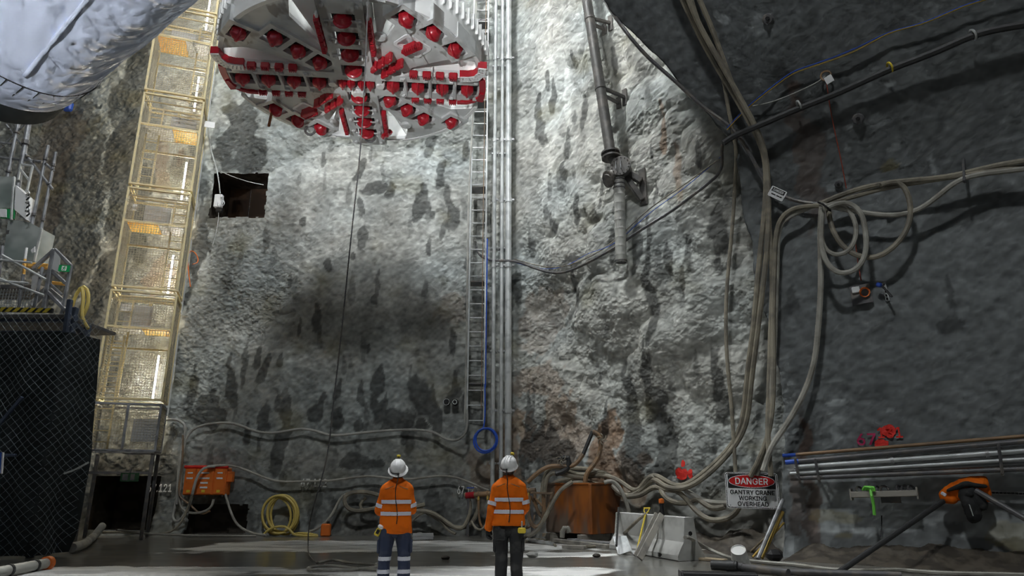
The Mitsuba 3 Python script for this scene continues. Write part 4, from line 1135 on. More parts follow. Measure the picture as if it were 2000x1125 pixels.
sg = thing('danger_sign', 'white danger sign with red oval and black lettering on the right wall', 'sign')
SY = WB.hit(1470, 958, .75)[1]
sc_ = atY(1469, 958, SY)
s_w = abs(atY(1519, 958, SY)[0] - atY(1419, 958, SY)[0])
Mf = frame(sc_, [-.12, -.99, .03], roll=-math.radians(1.6))
s_h = s_w * .675
put(sg, 'panel', extr(rrect(s_w, s_h, .06), -.012, 0).apply_transform(Mf), 'm_signwhite', 20)
put(sg, 'border', extr(rrect(s_w * .975, s_h * .965, .05).difference(rrect(s_w * .955, s_h * .935, .045)), 0, .003).apply_transform(Mf), 'm_black', False)
put(sg, 'header', extr(affinity.translate(sbox(-s_w * .45, -s_h * .20, s_w * .45, s_h * .20), 0, s_h * .255), 0, .003).apply_transform(Mf), 'm_black', False)
ov = affinity.translate(affinity.scale(Point(0, 0).buffer(1, 24), s_w * .43, s_h * .168), 0, s_h * .258)
put(sg, 'oval_rim', extr(ov.buffer(.012), .003, .005).apply_transform(Mf), 'm_signwhite', False)
put(sg, 'oval', extr(ov, .005, .007).apply_transform(Mf), 'm_signred', False)
text_on(sg, 'DANGER', s_h * .175, Mf, 0, s_h * .258, .007, 'm_signwhite', width=s_w * .62)
for t, y, w in (('GANTRY CRANE', -.055, .84), ('WORKING', -.215, .52), ('OVERHEAD', -.375, .58)):
    text_on(sg, t, s_h * .115, Mf, 0, s_h * y, .003, 'm_black', width=s_w * w)
for x in (-.44, .44):
    for y in (.42, -.42): put(sg, 'screw', cyl([x * s_w * .97, y * s_h, 0], [x * s_w * .97, y * s_h, .01], .012, 8).apply_transform(Mf), 'm_steel')
put(sg, 'backing_post', bar(sc_ + A([.1, .1, .1]), WB.hit(1472, 958, .05), .06), 'm_darksteel')
s2 = thing('warning_plate', 'small tilted white and dark danger plate hanging on the brow cable', 'sign')
Mf = frame(WR.hit(1518, 378, .4), [-.4, -.85, -.2], roll=-.62)
put(s2, 'panel', extr(rrect(.36, .24, .02), -.01, 0).apply_transform(Mf), 'm_signwhite', 20)
put(s2, 'header', extr(affinity.translate(sbox(-.15, -.045, .15, .045), 0, .055), 0, .003).apply_transform(Mf), 'm_black', False)
text_on(s2, 'DANGER', .055, Mf, 0, .055, .003, 'm_signwhite', width=.24)
for x, w in ((-.065, .10), (.07, .12)): put(s2, 'dark_line', extr(sbox(x - w / 2, -.06, x + w / 2, -.035), 0, .003).apply_transform(Mf), 'm_black', False)


def wall_text(wall, txt, px, py, h, mat, off=.03, slant=0.0, width=None, bold=False):
    """painted lettering that follows the rough wall"""
    m = meshkit.text_mesh(txt, h, .006, bold)
    b = m.bounds
    if width: m.apply_scale([width / (b[1][0] - b[0][0]), 1, 1]); b = m.bounds
    m = m.subdivide_to_size(.05)
    v = m.vertices - [(b[0][0] + b[1][0]) / 2, (b[0][1] + b[1][1]) / 2, 0]
    c = wall.hit(px, py, 0)
    d = wall.hit(px + 12, py, 0) - wall.hit(px - 12, py, 0)
    d[2] = 0; d /= np.linalg.norm(d)
    ih, il = proj(c + d[None] * v[:, :1] + A([0, 0, 1])[None] * v[:, 1:2] + A([0, 0, slant])[None] * v[:, :1]), v[:, 2]
    q_ = A([wall.hit(a[0], a[1], off + z) for a, z in zip(ih, il)])
    return trimesh.Trimesh(q_, m.faces, process=False)


def wall_blob(wall, px, py, w, h, off=.02, seed=0):
    r_ = np.random.default_rng(seed)
    t = np.linspace(0, 2 * np.pi, 40)[:-1]
    rad_ = 1 + .35 * (meshkit.fbm(np.stack([np.cos(t) * 1.8, np.sin(t) * 1.8, 0 * t + seed * 3.3], -1), 3, 3) - .5) * 2
    pts_ = [wall.hit(px + w / 2 * a * math.cos(b), py + h / 2 * a * math.sin(b), off) for f in (.55, 1.0) for a, b in zip(rad_ * f, t)]
    c = wall.hit(px, py, off)
    n = len(t)
    V = np.vstack([c, pts_])
    F = [[0, 1 + k, 1 + (k + 1) % n] for k in range(n)]
    for k in range(n):
        a, b = 1 + k, 1 + (k + 1) % n
        F += [[a, a + n, b + n], [a, b + n, b]]
    return trimesh.Trimesh(V, F, process=False)


for t, px_, py_, w in (('67.121', 312, 953, .75), ('67.122', 613, 943, .78), ('67.123', 913, 957, .60)):
    put('wall_back', 'chalk_mark', wall_text(WB, t, px_, py_,   .22, 'm_paintwhite', .16, width=w, bold=True), 'm_paintwhite', False, t + ' written in white chalk')
put('wall_right', 'paint_mark', wall_text(WR, '67', 1692, 858, .22, 'm_paintpurple', .06, width=.36, bold=True), 'm_paintpurple', False, '67 painted in dark red')
put('wall_right', 'paint_mark', wall_text(WR, '131', 1738, 845, .20, 'm_paintred', .05, width=.44, bold=True), 'm_paintred', False, '131 painted in red')
put('wall_right', 'paint_blot', wall_blob(WR, 1722, 866, 30, 17, .03, 1), 'm_paintred', False, 'red paint blot')
put('wall_right', 'paint_blot', wall_blob(WR, 1735, 842, 28, 26, .03, 2), 'm_paintred', False, 'red paint blot')
for k, (x, y, w, h) in enumerate(((1334, 906, 8, 13), (1326, 922, 14, 20), (1337, 926, 12, 22), (1348, 925, 10, 18), (1331, 933, 18, 8))):
    put('wall_back', 'paint_blot', wall_blob(WB, x, y, w, h, .06, 4 + k), 'm_paintred', False, 'red paint blot')

# ------------------------------------------------------------------ things on the back wall
eb = thing('electrical_box', 'orange electrical distribution box mounted on the back wall', 'electrical box')
c0_ = WB.hit(402, 940, .35)
Yb = c0_[1]
X0, X1 = atY(359, 940, Yb)[0], atY(441, 940, Yb)[0]
Z0, Z1 = atY(400, 967, Yb)[2], atY(400, 914, Yb)[2]
w3 = (X1 - X0)
put(eb, 'cabinet', rbox([(X0 + X1) / 2, Yb + .2, (Z0 + Z1) / 2], [w3, .4, Z1 - Z0], .02), 'm_orangebox')
put(eb, 'top_bar', cyl([X0 - .02, Yb, Z1 + .03], [X1 + .03, Yb, Z1 + .03], .045, 12), 'm_paintred', label='red bar')
put(eb, 'socket', rbox([X1 + .07, Yb + .15, Z1 - .25], [.16, .2, .3], .02), 'm_orangebox')
for a, b, nm in ((.02, .27, 'door'), (.30, .70, 'door'), (.73, .98, 'door')):
    dkk = put(eb, nm, rbox([X0 + w3 * (a + b) / 2, Yb - .015, (Z0 + Z1) / 2], [w3 * (b - a), .04, (Z1 - Z0) * .94], .012), 'm_orangebox')
    put(dkk, 'plate', rbox([X0 + w3 * (a + b) / 2, Yb - .04, Z1 - .14], [w3 * (b - a) * .5, .01, .04], .003), 'm_signwhite', label='white plate')
    put(dkk, 'plate', rbox([X0 + w3 * (a + b) / 2, Yb - .04, Z1 - .29], [w3 * (b - a) * .6, .01, .045], .003), 'm_signwhite', label='white plate')
    if b - a > .3:
        for z in (.42, .55): put(dkk, 'plate', rbox([X0 + w3 * (a + b) / 2, Yb - .04, Z1 - z], [.22, .01, .05], .003), 'm_signwhite', label='white plate')
    put(dkk, 'sticker', rbox([X0 + w3 * (a + b) / 2, Yb - .04, Z0 + .11], [.10, .01, .07], .003), 'm_yellow', label='yellow sticker')
for x in (X0 + .1, (X0 + X1) / 2, X1 - .1): put(eb, 'foot', cyl([x, Yb + .1, Z0 - .05], [x, Yb + .1, Z0], .03, 8), 'm_steel')
bc = [  # cables round the box and along the back wall
    ([(322, 820, .3), (345, 820, .3), (361, 832, .3), (358, 860, .3), (351, 900, .3), (347, 950, .3), (343, 985, .3), (338, 1012, .3), (346, 1018, .3), (358, 1008, .35), (372, 980, .55), (384, 935, .6), (400, 914, .6), (420, 911, .5)], .04, 'm_conduit', 'grey cable looping from the access tower under and over the orange box'),
    ([(345, 985, .35), (352, 920, .35), (357, 880, .3), (371, 845, .25), (404, 829, .25), (459, 828, .25), (496, 841, .25), (540, 845, .25), (594, 838, .25), (637, 848, .25), (661, 850, .25), (732, 843, .25), (842, 843, .25), (867, 855, .3), (888, 860, .4), (903, 853, .6), (911, 838, .65), (912, 800, .68)], .038, 'm_conduit', 'long pale cable waving along the back wall from the orange box to the cable ladder'),
    ([(405, 911, .5), (445, 909, .35), (475, 916, .3), (510, 930, .3), (545, 940, .3), (600, 940, .3), (650, 938, .3), (720, 930, .3), (760, 934, .3), (810, 935, .3), (850, 930, .3), (895, 934, .3), (930, 948, .3), (955, 958, .3)], .034, 'm_hosegrey', 'dark cable running along the back wall behind the left worker'),
    ([(440, 965, .3), (446, 985, .3), (455, 1010, .3), (470, 1030, .35), (500, 1043, .4), (520, 1045, .5)], .035, 'm_hosegrey', 'cable dropping from the orange box to the yellow coil'),
    ([(356, 905, .4), (352, 950, .4), (352, 985, .4), (366, 1000, .4), (395, 1000, .5), (412, 990, .5), (417, 975, .5)], .035, 'm_hosegrey', 'dark cable hanging in a loop below the orange box'),
    ([(357, 850, .45), (356, 900, .45), (350, 945, .45), (352, 970, .45), (370, 985, .45), (392, 1003, .45), (410, 998, .5)], .028, 'm_hosebrown', 'reddish brown cable hanging beside the orange box'),
    ([(200, 1040, .5), (260, 1040, .5), (320, 1042, .5), (345, 1030, .5), (360, 1008, .5), (376, 965, .6)], .035, 'm_hose', 'tan cable from the floor up in front of the orange box'),
    ([(230, 1035, .8), (300, 1043, .7), (400, 1046, .7), (500, 1047, .7)], .028, 'm_hosegrey', 'grey cable lying along the foot of the back wall'),
    ([(600, 1040, .5), (620, 1032, .5), (648, 1005, .4), (668, 970, .35), (690, 962, .35), (735, 968, .35)], .04, 'm_hosegrey', 'grey hose rising from the floor to the hose loop left of the left worker')]
for pts_, r, mt, lab in bc: cable('power_cable', onB(*pts_), r, mt, lab)
lp = [([(830, 985, .6), (790, 993, .6), (740, 992, .6), (700, 998, .6), (678, 990, .6), (674, 972, .6), (690, 962, .6), (720, 962, .6), (750, 970, .6), (800, 985, .55), (850, 1010, .55), (890, 1030, .6), (920, 1022, .6), (935, 985, .6), (930, 970, .5)], .06, 'thick grey hose looping behind the left worker to the red manifold, outer one'),
      ([(800, 998, .7), (840, 1000, .7), (870, 1018, .7), (900, 1032, .7), (915, 1010, .7), (918, 985, .7), (912, 968, .6)], .055, 'thick grey hose behind the left worker to the red manifold, inner one'),
      ([(805, 1018, .7), (825, 1002, .7), (850, 1005, .7), (870, 1030, .6), (890, 1043, .6)], .04, 'short grey hose bending to the floor right of the left worker'),
      ([(715, 972, .4), (704, 985, .4), (708, 996, .4), (735, 990, .5)], .045, 'short piece of grey hose inside the loop left of the left worker')]
for pts_, r, lab in lp: cable('looped_hose', onB(*pts_), r, 'm_hose', lab, 'hose')
yk = thing('hose_coil', 'yellow hose hanging in a loose coil at the foot of the back wall', 'hose coil')
cY = WB.hit(548, 1010, .5)[1]
for k, (cx, cy, rx, ry) in enumerate(((545, 1005, 33, 37), (552, 1003, 30, 36), (549, 1006, 26, 34), (540, 1008, 28, 36), (556, 1006, 27, 38))):
    p = [atY(cx + rx * math.cos(t), cy + ry * math.sin(t), cY + .04 * k) for t in np.linspace(0, 2 * math.pi, 36)]
    put(yk, 'turn', tube(p, .034, 7, raw=True), 'm_yellowhose')
put(yk, 'tail', tube([atY(515, 1044, cY - .1), atY(530, 1032, cY - .1), atY(560, 1030, cY - .12), atY(572, 1042, cY - .15), atY(590, 1046, cY - .2), atY(622, 1047, cY - .2), atY(600, 1042, cY - .15), atY(575, 1043, cY)], .034, 7), 'm_yellowhose')
ok_ = thing('oil_can', 'small orange canister standing at the foot of the back wall', 'canister')
p = atZ(634, 1048, 0)
put(ok_, 'body', rbox(p + A([0, .1, .17]), [.26, .2, .34], .03), 'm_orangebox')
put(ok_, 'cap', cyl(p + A([.05, .1, .34]), p + A([.05, .1, .40]), .04, 10), 'm_black')
jb = thing('junction_box', 'pale grey junction box with loose cables at the left side of the square opening', 'junction box')
c0_ = WB.hit(427, 393, .25)
put(jb, 'case', rbox(c0_, [.26, .16, .46], .02), 'm_signwhite')
put(jb, 'lower_case', rbox(c0_ + A([.05, .02, -.31]), [.2, .12, .14], .02), 'm_black')
for k in range(3): put(jb, 'loose_cable', tube([c0_ + A([.08, -.1, .1]), c0_ + A([.2 + .03 * k, -.13, .05 - .1 * k]), c0_ + A([.12, -.12, -.2 - .03 * k]), c0_ + A([.03, -.1, -.1])], .010, 5, .05), 'm_galv')
cable('drop_cable', A([atY(404, 225, 20.3), WB.hit(412, 290, .3), WB.hit(424, 335, .3), WB.hit(430, 378, .25)]), .022, 'm_galv', 'pale cable from the access tower down to the junction box')
cable('drop_cable', onB((432, 335, .2), (455, 345, .3), (490, 356, .3), (515, 361, .15)), .014, 'm_galv', 'thin cable slung across the top of the square opening')
cable('drop_cable', onB((427, 412, .2), (425, 440, .15), (415, 480, .12)), .012, 'm_galv', 'thin cable hanging below the junction box')
cable('orange_cord', onB((372, 560, .3), (368, 500, .3), (374, 490, .3), (384, 498, .2), (386, 512, .2), (376, 516, .3)), .016, 'm_orangebox', 'orange cord looped on the wall beside the access tower', 'cord')
wl = thing('capped_pipe', 'two black capped pipe stubs sticking out of the back wall left of the cable ladder', 'pipe stub')
c0_ = WB.hit(881, 786, .15)
for dx in (-.13, .12): put(wl, 'stub', cyl(c0_ + A([dx, .3, .02]), c0_ + A([dx, -.12, -.02 * dx]), .10, 14), 'm_black')
put(wl, 'rim', lathe([(.085, 0), (.10, 0), (.10, .03), (.085, .03)], 14).apply_transform(frame(c0_ + A([-.13, -.125, 0]), [0, -1, 0])), 'm_greyplate')
put(wl, 'bore', lathe([(.05, 0), (.075, 0), (.075, .02), (.05, .02)], 14).apply_transform(frame(c0_ + A([.12, -.125, 0]), [0, -1, 0])), 'm_galv', label='bright ring')

ex2 = thing('exit_sign', 'dim small green sign under the access tower above the black doorway', 'exit sign')
Mf = frame(atY(253, 932, 18.7), [.3, -1, 0])
put(ex2, 'panel', extr(rrect(.44, .22, .01), -.015, 0).apply_transform(Mf), 'm_darkgreen', 20)
put(ex2, 'symbol_field', extr(sbox(-.17, -.08, -.04, .08), 0, .003).apply_transform(Mf), 'm_darksteel', False)
put(ex2, 'symbol_field', extr(sbox(.02, -.08, .12, .08), 0, .003).apply_transform(Mf), 'm_darksteel', False)
put(ex2, 'hanger', bar((Mf @ A([0, .11, -.02, 1]))[:3], (Mf @ A([0, .22, -.02, 1]))[:3], .03), 'm_darksteel')

# ------------------------------------------------------------------ the corner: manifold, rusty tank, hoses
mf = thing('pipe_manifold', 'rusty red pipe manifold with taps at the foot of the corner behind the right worker', 'manifold')
mY = WB.hit(975, 966, .7)[1]
a_, b_ = atY(908, 968, mY), atY(1046, 958, mY - .6)
put(mf, 'header', cyl(a_, b_, .075, 14), 'm_hosebrown')
put(mf, 'red_valve', cyl(a_ + (b_ - a_) * .02, a_ + (b_ - a_) * .14, .09, 14), 'm_red', label='red valve')
put(mf, 'valve_wheel', ring(a_ + (b_ - a_) * .08 + A([0, 0, .2]), [0, 0, 1], .10, .016, 18, 6), 'm_signblue', label='blue hand wheel')
put(mf, 'stem', cyl(a_ + (b_ - a_) * .08, a_ + (b_ - a_) * .08 + A([0, 0, .2]), .02, 8), 'm_steel')
for k, t in enumerate((.2, .33, .46, .62, .76, .9)):
    c = a_ + (b_ - a_) * t
    tk = put(mf, 'tap', cyl(c, c + A([0, -.12, -.16]), .035, 8), 'm_bronze')
    put(tk, 'collar', cyl(c - (b_ - a_) * .006, c + (b_ - a_) * .006, .10, 12), 'm_hosebrown')
    e = c + A([0, -.12, -.16])
    put(mf, 'outlet_hose', tube([e, e + A([.02, -.05, -.35]), e + A([.12 * (-1) ** k, -.1, -.7 - .05 * (k % 3)]), e + A([.3 * (-1) ** k, -.05, -.75]), e + A([.45 * (-1) ** k, .05, -.45 - .1 * (k % 2)])], .032, 7, .06), 'm_hose' if k % 2 else 'm_hosebrown')
for x in (.05, .95): put(mf, 'stand', bar((a_ + (b_ - a_) * x) * [1, 1, 0] + A([0, 0, 0]), a_ + (b_ - a_) * x, .07), 'm_darksteel')
tkk = thing('rusty_tank', 'rusty orange steel tank standing in the corner behind the concrete barrier', 'tank')
tc = atY(1155, 1044, 17.75)
dl, dr2 = A([-.72, .69, 0]), A([.80, .60, 0])
LW, RW = 1.45, 1.25
zt = atY(1155, 945, 17.75)[2]
def tface(o, d, L, n):
    return bar(o + d * L / 2 + A([0, 0, 0]) + A([0, 0, tc[2] * 0]), o + d * L / 2 + A([0, 0, zt - tc[2]]), L, .05, up=n)
for d, L in ((dl, LW), (dr2, RW)):
    c = tc + d * L / 2 + A([0, 0, (zt - tc[2]) / 2])
    Rm = rotz(math.atan2(d[1], d[0]))
    put(tkk, 'side_plate', rbox(c, [L, .05, zt - tc[2]], .01, Rm), 'm_rustplate')
    put(tkk, 'top_flange', rbox(c + A([0, 0, (zt - tc[2]) / 2]), [L + .05, .10, .05], .01, Rm), 'm_rustplate')
    c2 = c + (dl if d is dr2 else dr2) * (LW if d is dr2 else RW)
    put(tkk, 'side_plate', rbox(c2, [L, .05, zt - tc[2]], .01, Rm), 'm_rustplate')
put(tkk, 'corner_post', bar(tc + A([0, -.02, 0]), tc + A([0, -.02, zt - tc[2]]), .08, .08, bevel=.015), 'm_rustplate')
put(tkk, 'bottom', rbox(tc + dl * LW / 2 + dr2 * RW / 2 + A([0, 0, .03]), [1.3, 1.2, .06], .01, rotz(math.atan2(dl[1], dl[0]))), 'm_rustplate')
put(tkk, 'corner_bolt', cyl(tc + dl * .95 * LW + A([-.05, -.05, .3]), tc + dl * .95 * LW + A([-.05, -.05, .42]), .05, 10), 'm_hosebrown')
for k, s in enumerate((.15, .85)):
    c = (tc + dl * LW * s + dr2 * RW * .5) * [1, 1, 0] + A([0, 0, tc[2] / 2 - .005])
    solo('timber_bearer', rbox(c, [1.6, .16, tc[2] - .01], .01, rotz(math.atan2(dr2[1], dr2[0]))), 'm_greytimber', ('left', 'right')[1 - k] + ' timber bearer under the rusty tank', 'timber')
TY = 17.6
g_ = [([(1030, 942), (1075, 911), (1116, 910), (1139, 887)], .055, 'm_hosebrown', 'brown hose rising behind the rusty tank to the black hose piece', TY + .6),
      ([(1139, 887), (1150, 861), (1157, 843)], .05, 'm_rubber', 'black hose piece at the left of the tall hose arch over the rusty tank', TY + .6),
      ([(1157, 843), (1170, 852), (1173, 875), (1162, 904), (1147, 924), (1142, 950)], .06, 'm_hosebrown', 'orange brown hose arching high over the rusty tank', TY + .6),
      ([(1058, 1000), (1062, 939), (1078, 913), (1116, 923), (1150, 926), (1179, 923), (1202, 939), (1231, 944)], .055, 'm_hose', 'tan hose arching from the manifold over the back of the rusty tank, upper one', TY + .8),
      ([(1064, 1005), (1069, 933), (1084, 924), (1116, 930), (1140, 934)], .055, 'm_hose', 'tan hose arching from the manifold to the rim of the rusty tank', TY + .7),
      ([(1046, 985), (1075, 950), (1095, 939), (1127, 933), (1162, 929), (1185, 930), (1214, 942), (1237, 957), (1254, 950), (1272, 931), (1283, 939), (1295, 965), (1312, 979), (1347, 981), (1361, 975), (1387, 991), (1416, 989)], .062, 'm_hose', 'pale hose waving from the rusty tank right to the danger sign, lower one', None),
      ([(1225, 970), (1254, 965), (1277, 952), (1300, 956), (1321, 959), (1341, 976), (1358, 996), (1384, 1014), (1410, 1015), (1433, 1005), (1444, 990)], .062, 'm_hose', 'tan hose hanging in a low curve left of the danger sign', None),
      ([(1335, 953), (1364, 973), (1393, 982), (1425, 983)], .06, 'm_hosegrey', 'short grey hose entering behind the danger sign from the left', None),
      ([(1035, 968), (1032, 1002), (1043, 1028), (1055, 1025), (1062, 1002), (1061, 962)], .05, 'm_hosebrown', 'brown hose hanging in a U right of the right worker', TY + .2),
      ([(1045, 960), (1047, 990), (1060, 1010), (1072, 990), (1080, 960)], .04, 'm_hosebrown', 'thinner brown hose hanging in a U left of the rusty tank', TY + .3),
      ([(1030, 1048), (1050, 1035), (1065, 1010), (1078, 985), (1095, 958), (1118, 941)], .05, 'm_hose', 'tan hose climbing over the left corner of the rusty tank', TY - .25),
      ([(1180, 943), (1195, 940), (1208, 950), (1218, 968), (1226, 990), (1229, 1003)], .05, 'm_hosegrey', 'grey hose dropping over the right end of the rusty tank behind the barrier', TY - .1),
      ([(1098, 1050), (1100, 1034), (1107, 1030), (1112, 1040)], .06, 'm_hosegrey', 'short bent hose stub on the floor in front of the rusty tank', TY - .5)]
for pts_, r, mt, lab, Y in g_:
    if Y is None: p = [WB.hit(x, y, .45) for x, y in pts_]
    else: p = [atY(x, y, Y) for x, y in pts_]
    cable('corner_hose', p, r, mt, lab, 'hose', 'hoses around the rusty tank', 8, .08)
for k, (x0, y0, x1, y1) in enumerate(((1036, 962, 1078, 964), (1046, 974, 1070, 1000), (1036, 968, 1050, 996))):
    solo('frame_bar', bar(atY(x0, y0, TY + .1 + .1 * k), atY(x1, y1, TY + .1 + .1 * k), .05, .05, bevel=.008), 'm_hosebrown', ('level', 'lower sloping', 'upper sloping')[k] + ' brown steel bar among the hoses left of the rusty tank', 'steel bar')
for k, (x, y) in enumerate(((1175, 858), (1096, 898))):
    p = atY(x, y, TY + .55)
    solo('rope_knot', cat([tube([p, p + A([.08 * math.cos(t), -.05, .09 * math.sin(t)]), p + A([.14 * math.cos(t + .7), -.03, .15 * math.sin(t + .7)])], .012, 5) for t in np.linspace(0, 5.4, 6)]), 'm_hose', ('frayed rope tie on the tall hose arch', 'frayed rope tie on the black hose left of the arch')[k], 'rope tie', kind='stuff')
cable('corner_hose', [atY(1092, 900, TY + .6), atY(1108, 893, TY + .6), atY(1110, 912, TY + .6), atY(1085, 925, TY + .6)], .07, 'm_rubber', 'black bundle behind the top left of the rusty tank', 'hose')

# ------------------------------------------------------------------ concrete barrier and what leans on it
bd = A([.353, -.935, 0]); bn = A([-.935, -.353, 0])
prof = Polygon([(-.31, 0), (.31, 0), (.31, .10), (.16, .34), (.105, .80), (-.105, .80), (-.16, .34), (-.31, .10)]).buffer(-.02).buffer(.02)
bar_c = A([2.72, 15.40, 0]) - bn * .31
bm = extr(prof, -1.38, 1.38).subdivide_to_size(.12)
Mb = np.eye(4); Mb[:3, 0] = bn; Mb[:3, 1] = [0, 0, 1]; Mb[:3, 2] = np.cross(bn, [0, 0, 1]); Mb[:3, 3] = bar_c
bm.apply_transform(Mb)
bv = bm.vertices
bm.vertices = bv + .012 * (meshkit.fbm(bv * 6, 3, 5)[:, None] - .5) * A([1, 1, .3])
bk = thing('concrete_barrier', 'pale concrete road barrier standing right of the rusty tank', 'barrier')
put(bk, 'body', bm, 'm_concrete', 30)
for s in (-.5, .55): put(bk, 'lifting_slot', rbox(bar_c + bd * s * 1.5 + bn * .29 + A([0, 0, .06]), [.04, .32, .10], .01, rotz(math.atan2(bd[1], bd[0]) - math.pi / 2)), 'm_black')
put(bk, 'end_eye', cyl(bar_c + bd * 1.385 + A([0, 0, .5]), bar_c + bd * 1.40 + A([0, 0, .5]), .04, 10), 'm_black')


def front_of_barrier(px, py, off=0.02, t=None):
    """point on the camera-facing slope of the barrier under a pixel"""
    r = ray(px, py)
    best = None
    n = bn * .96 + A([0, 0, .28])
    o = bar_c + bn * .20 + A([0, 0, .38])
    k = np.dot(o - A([0, 0, EYE]), n) / np.dot(r, n)
    return A([0, 0, EYE]) + r * (k - off)


sh = thing('shovel', 'yellow handled shovel leaning on the concrete barrier', 'shovel')
p0, p1 = front_of_barrier(1261, 1003, .1), atZ(1243, 1080, .06)
put(sh, 'shaft', cyl(p0, p1, .020, 10), 'm_yellow')
dd = (p0 - p1) / np.linalg.norm(p0 - p1)
for s in (-1, 1): put(sh, 'handle_arm', tube([p0, p0 + dd * .05 + A([.045 * s, 0, 0]), p0 + dd * .13 + A([.055 * s, 0, 0])], .012, 6), 'm_yellow')
put(sh, 'grip', cyl(p0 + dd * .13 - A([.07, 0, 0]), p0 + dd * .13 + A([.07, 0, 0]), .017, 8), 'm_yellow')
bl = trimesh.convex.convex_hull(np.vstack([p1 + A([x * .11, -.02, z]) for x, z in ((-1, .05), (1, .05), (-1, -.02), (1, -.02))] + [p1 + A([x * .09, -.32, -.04]) for x in (-1, 1)] + [p1 + A([0, -.4, -.04])]))
put(sh, 'blade', bl, 'm_galv')
s2_ = thing('shovel', 'black shafted shovel with a grey blade at the left end of the concrete barrier', 'shovel')
p0, p1 = front_of_barrier(1208, 992, .12), atZ(1204, 1066, .25)
put(s2_, 'shaft', cyl(p0, p1, .022, 10), 'm_rubber')
q0 = atZ(1214, 1078, .05)
put(s2_, 'blade', trimesh.convex.convex_hull(np.vstack([q0 + A([x, y, z]) for x, y, z in ((-.16, .12, .3), (-.15, .14, .3), (.13, .08, .32), (.13, .10, .32), (.2, -.12, .04), (-.05, -.16, -.03), (-.1, -.14, -.03), (.2, -.1, .04))])), 'm_galv')
for k, (x0, y0, x1, y1, w) in enumerate(((1293, 1005, 1249, 1091, .13), (1282, 1002, 1240, 1086, .07))):
    solo('leaning_plank', bar(front_of_barrier(x0, y0, .08 + .05 * k), atZ(x1, y1, .03), w, .05, up=[.3, -1, .3], bevel=.006), 'm_greytimber', ('wide grey plank leaning on the concrete barrier', 'narrow grey plank leaning behind the wide one on the barrier')[k], 'plank')
tb = thing('warning_lamp', 'small black torch with an orange cap standing on the concrete barrier', 'torch')
p = bar_c + bd * .42 + A([0, 0, .80])
put(tb, 'body', lathe([(0, 0), (.05, 0), (.05, .10), (.038, .13), (.038, .24), (0, .24)], 14, p), 'm_black')
put(tb, 'cap', lathe([(0, .24), (.055, .24), (.06, .27), (.055, .33), (0, .34)], 14, p), 'm_orangebox', label='orange cap')
cable('barrier_hose', [front_of_barrier(1262, 1003, .08), front_of_barrier(1250, 1012, .25), front_of_barrier(1235, 1026, .35), atZ(1205, 1052, .2), atZ(1180, 1064, .05), atZ(1145, 1068, .04)], .035, 'm_hose', 'thin tan hose running from the top of the barrier down to the floor', 'hose')

# loose things on the floor
def on_floor(name, x0, y0, x1, y1, w, h, mat, label, cat_, z=0.0, bev=.008):
    return solo(name, bar(atZ(x0, y0, z) + A([0, 0, h / 2]), atZ(x1, y1, z) + A([0, 0, h / 2]), w, h, up=[0, 0, 1], bevel=bev), mat, label, cat_)


on_floor('plank', 1076, 1058, 1188, 1072, .14, .09, 'm_greytimber', 'long grey plank on the floor in front of the rusty tank', 'plank')
on_floor('plank', 1100, 1071, 1143, 1073, .16, .08, 'm_greytimber', 'short grey plank on the floor in front of the long one', 'plank')
on_floor('plank', 1334, 1090, 1415, 1098, .24, .05, 'm_timber', 'brown plank on the floor right of the concrete barrier', 'plank')
on_floor('plank', 1345, 1078, 1430, 1080, .10, .06, 'm_greytimber', 'grey plank behind the brown one right of the barrier', 'plank')
on_floor('plank', 1060, 1050, 1150, 1052, .12, .12, 'm_timber', 'thick timber under the left side of the rusty tank', 'plank')
for k, (x0, y0, x1, y1, r, mt, lab) in enumerate(((1110, 1056, 1203, 1064, .07, 'm_steel', 'grey pipe on the floor in front of the rusty tank'), (1030, 1054, 1080, 1062, .05, 'm_galv', 'pale pipe on the floor right of the right worker'),
        (1416, 1104, 1540, 1119, .07, 'm_darksteel', 'dark pipe on the floor below the white bucket'), (1390, 1103, 1440, 1106, .09, 'm_rubber', 'black pipe end on the floor right of the barrier'), (1540, 1117, 1760, 1124, .06, 'm_darksteel', 'dark pipe along the foot of the right wall'))):
    a_, b_ = atZ(x0, y0, r), atZ(x1, y1, r)
    pk = thing('floor_pipe', lab, 'pipe')
    d = (b_ - a_) / np.linalg.norm(b_ - a_)
    put(pk, 'barrel', cyl(a_, b_, r * .9, 16), mt)
    put(pk, 'coupling', cyl(a_ + d * .25, a_ + d * .40, r, 16), mt)
for k, pts_ in enumerate(([(1020, 1050, .03), (1050, 1046, .03), (1075, 1052, .03), (1060, 1056, .03), (1030, 1052, .03)], [(1025, 1058, .03), (1045, 1053, .03), (1070, 1057, .03), (1085, 1066, .03)])):
    cable('floor_hose', onF(*pts_), .03, 'm_hose', ('tan hose bits curled on the floor right of the right worker', 'single tan hose end in front of the curled ones')[k], 'hose')
rr2 = np.random.default_rng(4)
for k, (x, y, s, lab) in enumerate(((1040, 1083, .10, 'pale stone chip on the floor right of the right worker'), (820, 1044, .10, 'pale lump at the wall foot right of the left worker'), (738, 1103, .06, 'bluish scrap at the end of the floor hose'), (1165, 1085, .06, 'dark scrap on the wet floor in front of the barrier'), (870, 1089, .07, 'small dark stone on the floor between the workers'))):
    m = trimesh.creation.icosphere(2, s)
    m.vertices *= 1 + .5 * (meshkit.fbm(m.vertices * 9 + k, 3, k)[:, None] - .5)
    m.vertices *= [1.3, 1, .6]
    m.apply_translation(atZ(x, y, s * .4))
    solo('stone_chip', m, 'm_concrete' if k < 3 else 'm_mud', lab, 'stone', smooth=False)
pl_ = thing('steel_beam', 'grey flat steel beam lying at the wall foot right of the left worker', 'steel beam')
